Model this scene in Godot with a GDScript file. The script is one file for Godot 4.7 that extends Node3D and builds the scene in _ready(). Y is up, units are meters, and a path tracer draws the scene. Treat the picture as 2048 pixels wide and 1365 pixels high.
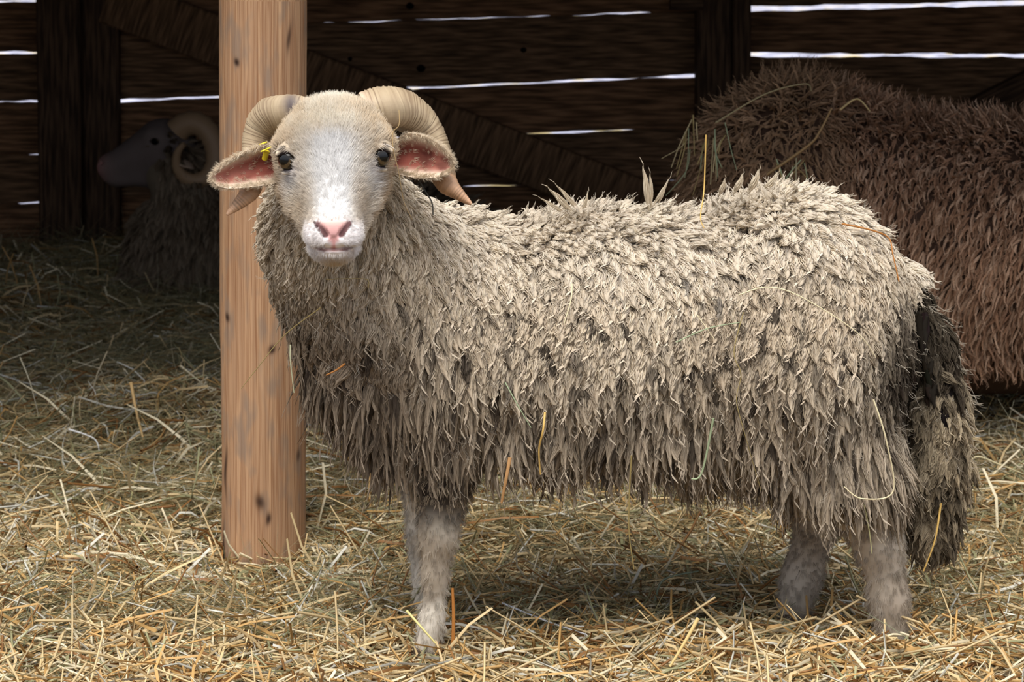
extends Node3D

const FPX := 4245.0                 # focal length in pixels of the 2048-wide frame
const EYE := Vector3(0, 1.0, 0)
const PITCH := deg_to_rad(-10.6)
const HALF := Vector2(1024.0, 682.5)

var rng := RandomNumberGenerator.new()
var nz := FastNoiseLite.new()
var used := {}
var M := {}                         # materials
var straws := []                    # shared stalk meshes


# ------------------------------------------------------------------ helpers
func W(px: float, py: float, z: float) -> Vector3:      # the point of the plane z that stands at that place of the frame
	var d := Basis(Vector3.RIGHT, PITCH) * Vector3((px - HALF.x) / FPX, (HALF.y - py) / FPX, -1.0)
	return EYE + d * (z / d.z)

func mm(px: float, z: float) -> float:                  # pixels at depth z in metres
	return px * -z * 1.012 / FPX

func rgb(r: float, g: float, b: float) -> Color:        # linear colour from 0..255 sRGB values
	return Color(r / 255.0, g / 255.0, b / 255.0).srgb_to_linear()

func srgb(r: float, g: float, b: float) -> Color:
	return Color(r / 255.0, g / 255.0, b / 255.0)

func R(a: float, b: float) -> float:
	return rng.randf_range(a, b)

func numbered(called: String) -> String:
	if not used.has(called):
		used[called] = 0
		return called
	used[called] += 1
	return "%s_%03d" % [called, used[called]]

func tag(o: Node3D, label := "", category := "", group := "", kind := "") -> Node3D:
	if label: o.set_meta("label", label)
	if category: o.set_meta("category", category)
	if group: o.set_meta("group", group)
	if kind: o.set_meta("kind", kind)
	return o

func base(called: String, at := Vector3.ZERO, parent: Node = null) -> Node3D:
	var o := Node3D.new()
	o.position = at
	if parent:
		o.name = called
		parent.add_child(o, true)
	else:
		o.name = numbered(called)
		add_child(o)
	return o

func put(called: String, mesh: Mesh, mat: Material, parent: Node = null) -> MeshInstance3D:
	var o := MeshInstance3D.new()
	o.mesh = mesh
	o.material_override = mat
	if parent:
		o.name = called
		parent.add_child(o, true)
	else:
		o.name = numbered(called)
		add_child(o)
	return o

func many(called: String, mesh: Mesh, mat: Material, xs: Array, cs: PackedColorArray, parent: Node) -> MultiMeshInstance3D:
	if xs.is_empty():
		return null
	var m := MultiMesh.new()
	m.transform_format = MultiMesh.TRANSFORM_3D
	m.use_colors = true
	m.mesh = mesh
	m.instance_count = xs.size()
	for i in xs.size():
		m.set_instance_transform(i, xs[i])
		m.set_instance_color(i, cs[i])
	var o := MultiMeshInstance3D.new()
	o.multimesh = m
	o.material_override = mat
	o.name = called
	o.set_meta("kind", "stuff")
	parent.add_child(o, true)
	return o

func smooth01(a: float, b: float, x: float) -> float:
	var t := clampf((x - a) / (b - a), 0, 1)
	return t * t * (3 - 2 * t)

func blob(x: float, y: float, cx: float, cy: float, rx: float, ry: float) -> float:
	var dx := (x - cx) / rx
	var dy := (y - cy) / ry
	return exp(-(dx * dx + dy * dy))

func spline(pts: Array, u: float) -> Vector3:           # Catmull-Rom through the points, u from 0 to 1
	var n := pts.size() - 1
	var s := clampf(u, 0, 1) * n
	var i := mini(int(s), n - 1)
	var p0: Vector3 = pts[maxi(i - 1, 0)]
	var p1: Vector3 = pts[i]
	var p2: Vector3 = pts[i + 1]
	var p3: Vector3 = pts[mini(i + 2, n)]
	return p1.cubic_interpolate(p2, p0, p3, s - i)

func lerps(v: Array, u: float) -> float:
	var s := clampf(u, 0, 1) * (v.size() - 1)
	var i := mini(int(s), v.size() - 2)
	return lerpf(v[i], v[i + 1], s - i)


# a mesh being gathered: positions, colours, uvs and triangles; normals are worked out at the end
class Heap:
	var v := PackedVector3Array()
	var c := PackedColorArray()
	var uv := PackedVector2Array()
	var ix := PackedInt32Array()
	var n := PackedVector3Array()

	func quad(a: int, b: int, d: int, e: int) -> void:
		ix.append_array(PackedInt32Array([a, b, d, a, d, e]))

	# a tube through the given points; returns nothing, shares vertices round the ring so that it shades smoothly
	func tube(pts: PackedVector3Array, rad: PackedFloat32Array, sides: int, col: Color, flat := 1.0, up := Vector3(0.13, 0.21, 0.97), caps := true) -> void:
		var first := v.size()
		var m := pts.size()
		for i in m:
			var t := (pts[mini(i + 1, m - 1)] - pts[maxi(i - 1, 0)]).normalized()
			var a := up.cross(t).normalized()
			var b := t.cross(a)
			for s in sides:
				var an := TAU * s / sides
				var off := a * cos(an) + b * sin(an) * flat
				v.append(pts[i] + off * rad[i])
				n.append((a * cos(an) * flat + b * sin(an)).normalized())
				c.append(col)
				uv.append(Vector2(float(s) / sides, float(i) / (m - 1)))
		for i in m - 1:
			for s in sides:
				var s2 := (s + 1) % sides
				quad(first + i * sides + s, first + (i + 1) * sides + s, first + (i + 1) * sides + s2, first + i * sides + s2)
		if caps:
			for e in [0, m - 1]:
				var at := v.size()
				var t := (pts[1] - pts[0]).normalized() * -1.0 if e == 0 else (pts[m - 1] - pts[m - 2]).normalized()
				v.append(pts[e])
				n.append(t)
				c.append(col)
				uv.append(Vector2(0.5, 0.5))
				for s in sides:
					v.append(v[first + e * sides + s])
					n.append(t)
					c.append(col)
					uv.append(Vector2(0.5, 0.5))
				for s in sides:
					ix.append_array(PackedInt32Array([at, at + 1 + s, at + 1 + (s + 1) % sides]))

	# a sheet of (rows x cols) points with smooth normals
	func sheet(g: PackedVector3Array, cols: PackedColorArray, nu: int, nv: int, flip := false) -> void:
		var first := v.size()
		for i in nu:
			for j in nv:
				var du := g[mini(i + 1, nu - 1) * nv + j] - g[maxi(i - 1, 0) * nv + j]
				var dv := g[i * nv + mini(j + 1, nv - 1)] - g[i * nv + maxi(j - 1, 0)]
				var q := du.cross(dv).normalized()
				v.append(g[i * nv + j])
				n.append(-q if flip else q)
				c.append(cols[i * nv + j])
				uv.append(Vector2(float(i) / (nu - 1), float(j) / (nv - 1)))
		for i in nu - 1:
			for j in nv - 1:
				quad(first + i * nv + j, first + (i + 1) * nv + j, first + (i + 1) * nv + j + 1, first + i * nv + j + 1)

	func box(lo: Vector3, hi: Vector3, col: Color) -> void:
		var k := [lo, hi]
		for ax in 3:
			for s in 2:
				var nn := Vector3.ZERO
				nn[ax] = 1.0 if s else -1.0
				var at := v.size()
				for q in [[0, 0], [1, 0], [1, 1], [0, 1]]:
					var p := Vector3.ZERO
					p[ax] = k[s][ax]
					p[(ax + 1) % 3] = k[q[0]][(ax + 1) % 3]
					p[(ax + 2) % 3] = k[q[1]][(ax + 2) % 3]
					v.append(p)
					n.append(nn)
					c.append(col)
					uv.append(Vector2(q[0], q[1]))
				quad(at, at + 1, at + 2, at + 3)

	func mesh() -> ArrayMesh:
		for t in range(0, ix.size(), 3):            # front faces run clockwise
			var a := ix[t]
			var b := ix[t + 1]
			var d := ix[t + 2]
			if (v[b] - v[a]).cross(v[d] - v[a]).dot(n[a] + n[b] + n[d]) > 0:
				ix[t + 1] = d
				ix[t + 2] = b
		var arr := []
		arr.resize(Mesh.ARRAY_MAX)
		arr[Mesh.ARRAY_VERTEX] = v
		arr[Mesh.ARRAY_NORMAL] = n
		arr[Mesh.ARRAY_COLOR] = c
		arr[Mesh.ARRAY_TEX_UV] = uv
		arr[Mesh.ARRAY_INDEX] = ix
		var m := ArrayMesh.new()
		m.add_surface_from_arrays(Mesh.PRIMITIVE_TRIANGLES, arr)
		return m


# a field of distances on a grid; its zero surface becomes a mesh (surface nets)
class Field:
	var o: Vector3
	var c: float
	var nx: int
	var ny: int
	var nz: int
	var f := PackedFloat32Array()

	func _init(lo: Vector3, hi: Vector3, cell: float) -> void:
		o = lo
		c = cell
		nx = int((hi.x - lo.x) / c) + 2
		ny = int((hi.y - lo.y) / c) + 2
		nz = int((hi.z - lo.z) / c) + 2
		f.resize(nx * ny * nz)
		f.fill(1.0)

	func span(lo: Vector3, hi: Vector3) -> Array:
		return [maxi(int((lo.x - o.x) / c), 0), mini(int((hi.x - o.x) / c) + 2, nx), maxi(int((lo.y - o.y) / c), 0), mini(int((hi.y - o.y) / c) + 2, ny), maxi(int((lo.z - o.z) / c), 0), mini(int((hi.z - o.z) / c) + 2, nz)]

	func join(at: int, d: float, k: float, cut: bool) -> void:
		var a := f[at]
		if cut:
			var h := maxf(k - absf(a + d), 0.0) / k
			f[at] = maxf(a, -d) + h * h * k * 0.25
		else:
			var h := maxf(k - absf(a - d), 0.0) / k
			f[at] = minf(a, d) - h * h * k * 0.25

	func bone(a: Vector3, ra: float, b: Vector3, rb: float, k := 0.03, cut := false) -> void:
		var r := maxf(ra, rb) + k + 2 * c
		var s := span(Vector3(minf(a.x, b.x) - r, minf(a.y, b.y) - r, minf(a.z, b.z) - r), Vector3(maxf(a.x, b.x) + r, maxf(a.y, b.y) + r, maxf(a.z, b.z) + r))
		var ba := b - a
		var inv := 1.0 / maxf(ba.length_squared(), 1e-12)
		for z in range(s[4], s[5]):
			for y in range(s[2], s[3]):
				var at: int = (z * ny + y) * nx
				for x in range(s[0], s[1]):
					var pa := o + Vector3(x, y, z) * c - a
					var h := clampf(pa.dot(ba) * inv, 0, 1)
					join(at + x, (pa - ba * h).length() - lerpf(ra, rb, h), k, cut)

	func ball(m: Vector3, r: Vector3, k := 0.03, turn := Basis.IDENTITY, cut := false) -> void:
		var e := maxf(r.x, maxf(r.y, r.z)) + k + 2 * c
		var q := Vector3(r.x + k + 2 * c, r.y + k + 2 * c, r.z + k + 2 * c) if turn == Basis.IDENTITY else Vector3(e, e, e)
		var s := span(m - q, m + q)
		var back := turn.inverse()
		for z in range(s[4], s[5]):
			for y in range(s[2], s[3]):
				var at: int = (z * ny + y) * nx
				for x in range(s[0], s[1]):
					var p := back * (o + Vector3(x, y, z) * c - m)
					var k0 := (p / r).length()
					var k1 := (p / (r * r)).length()
					join(at + x, k0 * (k0 - 1.0) / maxf(k1, 1e-6), k, cut)

	# adds the surface to a heap; paint gives each point its colour
	func into(h: Heap, paint: Callable, place := Transform3D.IDENTITY) -> void:
		var id := PackedInt32Array()
		id.resize(f.size())
		id.fill(-1)
		var far := 2.5 * c
		var sx := 1
		var sy := nx
		var sz := nx * ny
		var corner := [0, sx, sy, sx + sy, sz, sx + sz, sy + sz, sx + sy + sz]
		var edges := [[0, 1], [2, 3], [4, 5], [6, 7], [0, 2], [1, 3], [4, 6], [5, 7], [0, 4], [1, 5], [2, 6], [3, 7]]
		for z in nz - 1:
			for y in ny - 1:
				for x in nx - 1:
					var at := (z * ny + y) * nx + x
					if absf(f[at]) > far:
						continue
					var g := [f[at], f[at + corner[1]], f[at + corner[2]], f[at + corner[3]], f[at + corner[4]], f[at + corner[5]], f[at + corner[6]], f[at + corner[7]]]
					var inside := 0
					for q in 8:
						if g[q] < 0: inside += 1
					if inside == 0 or inside == 8:
						continue
					var sum := Vector3.ZERO
					var cnt := 0
					for e in edges:
						var a: float = g[e[0]]
						var b: float = g[e[1]]
						if (a < 0) != (b < 0):
							var t := a / (a - b)
							var p := Vector3(e[0] & 1, (e[0] >> 1) & 1, e[0] >> 2)
							var r := Vector3(e[1] & 1, (e[1] >> 1) & 1, e[1] >> 2)
							sum += p.lerp(r, t)
							cnt += 1
					var nn := Vector3(g[1] - g[0] + g[3] - g[2] + g[5] - g[4] + g[7] - g[6], g[2] - g[0] + g[3] - g[1] + g[6] - g[4] + g[7] - g[5], g[4] - g[0] + g[5] - g[1] + g[6] - g[2] + g[7] - g[3]).normalized()
					var w := o + (Vector3(x, y, z) + sum / cnt) * c
					id[at] = h.v.size()
					h.v.append(place * w)
					h.n.append((place.basis * nn).normalized())
					h.c.append(paint.call(w, nn))
					h.uv.append(Vector2(w.x, w.y))
		for z in range(1, nz - 1):
			for y in range(1, ny - 1):
				for x in range(1, nx - 1):
					var at := (z * ny + y) * nx + x
					if absf(f[at]) > far:
						continue
					var neg := f[at] < 0
					if neg != (f[at + sx] < 0):
						side(h, id[at], id[at - sy], id[at - sy - sz], id[at - sz])
					if neg != (f[at + sy] < 0):
						side(h, id[at], id[at - sx], id[at - sx - sz], id[at - sz])
					if neg != (f[at + sz] < 0):
						side(h, id[at], id[at - sx], id[at - sx - sy], id[at - sy])

	func side(h: Heap, a: int, b: int, d: int, e: int) -> void:
		if a >= 0 and b >= 0 and d >= 0 and e >= 0:
			h.quad(a, b, d, e)


# random places on a mesh, weighted by area
class Spots:
	var h: Heap
	var sums := PackedFloat32Array()
	var total := 0.0

	func _init(from: Heap) -> void:
		h = from
		for t in range(0, h.ix.size(), 3):
			total += (h.v[h.ix[t + 1]] - h.v[h.ix[t]]).cross(h.v[h.ix[t + 2]] - h.v[h.ix[t]]).length() * 0.5
			sums.append(total)

	func pick(r: RandomNumberGenerator) -> Array:
		var t := mini(sums.bsearch(r.randf() * total), sums.size() - 1) * 3
		var a := r.randf()
		var b := r.randf()
		if a + b > 1:
			a = 1 - a
			b = 1 - b
		var i := h.ix[t]
		var j := h.ix[t + 1]
		var k := h.ix[t + 2]
		return [h.v[i] + (h.v[j] - h.v[i]) * a + (h.v[k] - h.v[i]) * b, (h.n[i] + (h.n[j] - h.n[i]) * a + (h.n[k] - h.n[i]) * b).normalized()]


# ------------------------------------------------------------------ materials
func matte(rough := 1.0, vertex := true, spec := 0.3) -> StandardMaterial3D:
	var m := StandardMaterial3D.new()
	m.roughness = rough
	m.metallic_specular = spec
	m.vertex_color_use_as_albedo = vertex
	return m

func noise_tex(freq: float, ramp: Array, size := 256, octaves := 4, sd := 1) -> NoiseTexture2D:
	var n := FastNoiseLite.new()
	n.noise_type = FastNoiseLite.TYPE_SIMPLEX_SMOOTH
	n.frequency = freq
	n.fractal_octaves = octaves
	n.seed = sd
	var t := NoiseTexture2D.new()
	t.width = size
	t.height = size
	t.seamless = true
	t.noise = n
	if ramp.size():
		var g := Gradient.new()
		g.offsets = PackedFloat32Array(ramp.map(func(r): return r[0]))
		g.colors = PackedColorArray(ramp.map(func(r): return r[1]))
		t.color_ramp = g
	return t

func wood(dark: Color, light: Color, scale: Vector3, sd: int) -> StandardMaterial3D:
	var m := StandardMaterial3D.new()
	m.roughness = 0.85
	m.metallic_specular = 0.25
	m.albedo_texture = noise_tex(0.02, [[0.15, dark], [0.5, dark.lerp(light, 0.55)], [0.85, light]], 512, 5, sd)
	m.uv1_triplanar = true
	m.uv1_scale = scale
	return m

func make_materials() -> void:
	M.wool = matte(1.0, true, 0.12)
	M.hair = matte(0.8, true, 0.25)
	M.skin = matte(0.75, true, 0.3)
	M.horn = matte(0.5, true, 0.45)
	M.horn.heightmap_enabled = true
	M.horn.heightmap_texture = noise_tex(0.03, [], 256, 4, 9)
	M.horn.heightmap_scale = 0.04
	M.horn.uv1_triplanar = true
	M.horn.uv1_scale = Vector3(9, 9, 9)
	M.straw = matte(0.55, true, 0.45)
	M.eye = matte(0.04, true, 0.5)
	M.tag = matte(0.4, true, 0.5)
	M.hoof = matte(0.6, true, 0.4)
	M.plank = wood(srgb(84, 62, 44), srgb(168, 126, 92), Vector3(0.5, 6, 6), 3)
	M.plank_b = wood(srgb(78, 60, 44), srgb(150, 116, 86), Vector3(0.6, 7, 7), 17)
	M.stud = wood(srgb(52, 40, 32), srgb(112, 88, 68), Vector3(7, 0.5, 7), 23)


# ------------------------------------------------------------------ camera, sky and light
func make_light() -> void:
	var cam := Camera3D.new()
	cam.name = "camera"
	cam.position = EYE
	cam.rotation = Vector3(PITCH, 0, 0)
	cam.keep_aspect = Camera3D.KEEP_HEIGHT
	cam.fov = rad_to_deg(2.0 * atan(HALF.y / FPX))
	var lens := CameraAttributesPhysical.new()
	lens.frustum_focal_length = 12.0 / tan(atan(HALF.y / FPX))
	lens.frustum_focus_distance = 2.9
	lens.exposure_aperture = 13.0
	lens.frustum_near = 0.05
	lens.frustum_far = 200.0
	cam.attributes = lens
	add_child(cam)
	cam.current = true
	print("fov ", cam.fov)
	var e := Environment.new()
	e.background_mode = Environment.BG_SKY
	var sm := ProceduralSkyMaterial.new()       # an overcast sky, brighter overhead than at the horizon
	sm.sky_top_color = srgb(236, 240, 250)
	sm.sky_horizon_color = srgb(128, 133, 146)
	sm.sky_curve = 0.35
	sm.ground_bottom_color = srgb(70, 66, 58)
	sm.ground_horizon_color = srgb(84, 80, 72)
	sm.sun_angle_max = 1.0
	e.sky = Sky.new()
	e.sky.sky_material = sm
	e.background_energy_multiplier = 0.95
	e.tonemap_mode = Environment.TONE_MAPPER_LINEAR
	e.tonemap_exposure = 1.7
	e.sdfgi_enabled = true
	e.ssao_enabled = true
	e.ssil_enabled = true
	var we := WorldEnvironment.new()
	we.name = "environment"
	we.environment = e
	add_child(we)
	var sun := DirectionalLight3D.new()         # the bright part of the clouds, in front of the shed and high up
	sun.name = "cloud_light"
	sun.light_color = srgb(255, 250, 240)
	sun.light_energy = 0.64
	sun.light_angular_distance = 40.0
	sun.shadow_enabled = true
	sun.sky_mode = DirectionalLight3D.SKY_MODE_LIGHT_ONLY
	sun.rotation = Vector3(deg_to_rad(-64), deg_to_rad(-14), 0)
	add_child(sun)


# ------------------------------------------------------------------ the place
func floor_height(x: float, z: float) -> float:
	var h := -0.01 + nz.get_noise_2d(x * 260.0, z * 260.0) * 0.02 + nz.get_noise_2d(x * 90.0 + 50.0, z * 90.0) * 0.03
	var p := W(235, 880, -4.2)
	h += 0.05 * blob(x, z, p.x, -4.35, 0.28, 0.22)
	h -= 0.03 * blob(x, z, -0.42, -3.3, 0.3, 0.16)
	h += 0.05 * smooth01(-5.2, -6.6, z) * (1.0 - smooth01(-1.2, -0.3, x))
	return h

func plank(called: String, a: Vector3, b: Vector3, h0: float, h1: float, thick: float, wav: float, mat: Material, parent: Node) -> MeshInstance3D:
	# a sawn board from a to b (its top edge), h0 and h1 high at its ends, with slightly uneven edges
	var n := 40
	var hp := Heap.new()
	var prof := []
	var seed_y := R(0, 900)
	for i in n + 1:
		var t := float(i) / n
		var p := a.lerp(b, t)
		var hh := lerpf(h0, h1, t)
		var up := nz.get_noise_2d(p.x * 400.0, seed_y) * wav + nz.get_noise_2d(p.x * 1500.0, seed_y) * wav * 0.6
		var dn := nz.get_noise_2d(p.x * 400.0, seed_y + 77.0) * wav + nz.get_noise_2d(p.x * 1500.0, seed_y + 77.0) * wav * 0.6
		prof.append([p + Vector3(0, up, 0), p + Vector3(0, -hh + dn, 0)])
	var ch := 0.004
	var ring := func(q: Array) -> Array:
		var t: Vector3 = q[0]
		var d: Vector3 = q[1]
		return [t + Vector3(0, -ch, thick / 2), d + Vector3(0, ch, thick / 2), d + Vector3(0, 0, thick / 2 - ch), d + Vector3(0, 0, -thick / 2), t + Vector3(0, 0, -thick / 2), t + Vector3(0, 0, thick / 2 - ch)]
	var rs := prof.map(ring)
	for s in 6:
		var g := PackedVector3Array()
		var cs := PackedColorArray()
		for i in n + 1:
			g.append(rs[i][s])
			g.append(rs[i][(s + 1) % 6])
			cs.append(Color.WHITE)
			cs.append(Color.WHITE)
		hp.sheet(g, cs, n + 1, 2)
	for e in [0, n]:
		var at := hp.v.size()
		for s in 6:
			hp.v.append(rs[e][s])
			hp.n.append(Vector3(-1 if e == 0 else 1, 0, 0))
			hp.c.append(Color.WHITE)
			hp.uv.append(Vector2.ZERO)
		for s in range(1, 5):
			hp.ix.append_array(PackedInt32Array([at, at + s, at + s + 1]))
	# outward normals: away from the board's middle line
	var mid := (a + b) / 2 - Vector3(0, (h0 + h1) / 4, 0)
	for i in hp.n.size():
		var away := hp.v[i] - mid
		away.x = 0 if absf(hp.n[i].x) < 0.5 else away.x
		if absf(hp.n[i].z) > 0.9: away = Vector3(0, 0, hp.v[i].z - mid.z)
		if hp.n[i].dot(away) < 0: hp.n[i] = -hp.n[i]
	return put(called, hp.mesh(), mat, parent)

func beam(called: String, p: Vector3, q: Vector3, wide: float, deep: float, mat: Material, parent: Node) -> MeshInstance3D:
	# a squared timber from p to q, wide in the wall's plane, deep towards the room
	var hp := Heap.new()
	var l := p.distance_to(q)
	var b := 0.006
	var x0 := -wide / 2
	var sec := [[x0 + b, -deep / 2], [-x0 - b, -deep / 2], [-x0, -deep / 2 + b], [-x0, deep / 2 - b], [-x0 - b, deep / 2], [x0 + b, deep / 2], [x0, deep / 2 - b], [x0, -deep / 2 + b]]
	for s in 8:
		var u: Array = sec[s]
		var w: Array = sec[(s + 1) % 8]
		var at := hp.v.size()
		var nn := Vector3(w[1] - u[1], 0, u[0] - w[0]).normalized()
		if nn.dot(Vector3(u[0] + w[0], 0, u[1] + w[1])) < 0: nn = -nn
		for k in [[u, 0.0], [w, 0.0], [w, l], [u, l]]:
			hp.v.append(Vector3(k[0][0], k[1], k[0][1]))
			hp.n.append(nn)
			hp.c.append(Color.WHITE)
			hp.uv.append(Vector2.ZERO)
		hp.quad(at, at + 1, at + 2, at + 3)
	for e in [0.0, l]:
		var at := hp.v.size()
		for s in 8:
			hp.v.append(Vector3(sec[s][0], e, sec[s][1]))
			hp.n.append(Vector3(0, -1 if e == 0.0 else 1, 0))
			hp.c.append(Color.WHITE)
			hp.uv.append(Vector2.ZERO)
		for s in range(1, 7):
			hp.ix.append_array(PackedInt32Array([at, at + s, at + s + 1]))
	var o := put(called, hp.mesh(), mat, parent)
	var y := (q - p).normalized()
	var z := Vector3(0, 0, 1)
	o.transform = Transform3D(Basis(y.cross(z).normalized(), y, z), p)
	return o

func slab(called: String, lo: Vector3, hi: Vector3, mat: Material) -> MeshInstance3D:
	var hp := Heap.new()
	hp.box(lo, hi, Color.WHITE)
	var o := put(called, hp.mesh(), mat)
	tag(o, "", "", "", "structure")
	return o

func make_shed() -> void:
	var zb := -6.8
	var wall := base("wall_back", Vector3.ZERO)
	tag(wall, "dark back wall of the shed, rough horizontal planks with daylight in the gaps", "wall", "", "structure")
	# each row: top and bottom edge in the frame at the section's two ends
	var rows := [
		[-520, 122, [[-230, -104, -230, -104], [-98, 1, -98, 1], [5, 104, 5, 104], [108, 203, 108, 202], [206, 309, 205, 308], [310, 407, 309, 406], [408, 530, 407, 530]]],
		[122, 1446, [[-230, -100, -250, -130], [-99, 62, -129, 20], [63, 205, 21, 147], [209, 297, 152, 253], [299, 396, 255.5, 357], [397, 494, 359, 458], [502, 560, 462, 560]]],
		[1446, 2620, [[-210, -96, -214, -100], [-95, 15, -99, -12], [24, 106, -3, 108], [114, 214, 117, 226], [216, 318, 228, 330], [320, 420, 332, 434], [422, 560, 436, 560]]],
	]
	var k := 0
	for s in rows:
		for r in s[2]:
			var a := W(s[0], r[0], zb)
			var b := W(s[1], r[2], zb)
			plank("plank", a, b, a.y - W(s[0], r[1], zb).y, b.y - W(s[1], r[3], zb).y, 0.024, 0.0055, [M.plank, M.plank_b][k % 2], wall)
			k += 1
	# upright timbers and braces nailed on the room's side
	var zf := zb + 0.07
	beam("upright", W(128, 560, zf), W(118, -230, zf), 0.135, 0.1, M.stud, wall)
	beam("upright", W(206, 560, zf - .03), W(200, -230, zf - .03), 0.115, 0.05, M.plank_b_up, wall)
	beam("upright", W(1424, 560, zf), W(1428, -230, zf), 0.11, 0.1, M.stud, wall)
	beam("upright", W(1478, 560, zf + .02), W(1482, -230, zf + .02), 0.055, 0.12, M.plank_b_up, wall)
	beam("brace", W(1290, 412, zf - .02), W(215, -3, zf - .02), 0.155, 0.045, M.brace, wall)
	beam("brace", W(1760, 330, zf - .01), W(2260, 80, zf - .01), 0.12, 0.06, M.stud, wall)
	beam("bracket", W(1340, 4, zf + .03), W(1405, 4, zf + .03), 0.05, 0.06, M.stud, wall)
	# knots on the broad board
	for q in [[820, 12, .017], [1047, 100, .013], [842, 137, .019], [700, 118, .01]]:
		var hp := Heap.new()
		var pts := PackedVector3Array()
		var rad := PackedFloat32Array()
		for i in 6:
			pts.append(Vector3(0, 0, -0.004 + 0.0012 * i))
			rad.append(q[2] * sqrt(maxf(0.0, 1.0 - pow(i / 5.0, 2))) + 0.0005)
		hp.tube(pts, rad, 14, rgb(26, 18, 14), 0.85, Vector3.UP)
		var o := put("knot", hp.mesh(), M.skin, wall)
		o.position = W(q[0], q[1], zb + 0.012)
	# the rest of the shed, which shades it
	slab("wall_left", Vector3(-2.75, -0.2, -6.9), Vector3(-2.65, 1.5, -3.4), M.plank_flat)
	slab("wall_right", Vector3(2.85, -0.2, -6.9), Vector3(2.95, 1.5, -3.4), M.plank_flat)
	slab("ceiling", Vector3(-3.0, 1.48, -7.2), Vector3(3.2, 1.56, -3.22), M.plank_flat)
	slab("trim_1", Vector3(-2.75, 1.2, -6.9), Vector3(2.95, 1.5, -6.815), M.plank_flat)
	# ground: trodden earth under the straw, and pale gravel behind the shed
	var nx := 90
	var nzv := 120
	var g := PackedVector3Array()
	var cs := PackedColorArray()
	for i in nx:
		for j in nzv:
			var x := lerpf(-3.2, 3.4, float(i) / (nx - 1))
			var z := lerpf(-7.0, -1.6, float(j) / (nzv - 1))
			g.append(Vector3(x, floor_height(x, z) - 0.012, z))
			var t := nz.get_noise_2d(x * 900, z * 900) * 0.5 + 0.5
			cs.append(rgb(70, 55, 36).lerp(rgb(112, 90, 58), t))
	var fl := Heap.new()
	fl.sheet(g, cs, nx, nzv)
	for i in fl.n.size():
		if fl.n[i].y < 0: fl.n[i] = -fl.n[i]
	tag(put("floor", fl.mesh(), M.earth), "trodden earth floor under the straw", "floor", "", "structure")
	slab("ground", Vector3(-40, -0.5, -80), Vector3(40, -0.12, -6.95), M.gravel)
	slab("ground", Vector3(-30, -0.5, -6.95), Vector3(30, -0.14, 40), M.earth_flat)


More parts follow.
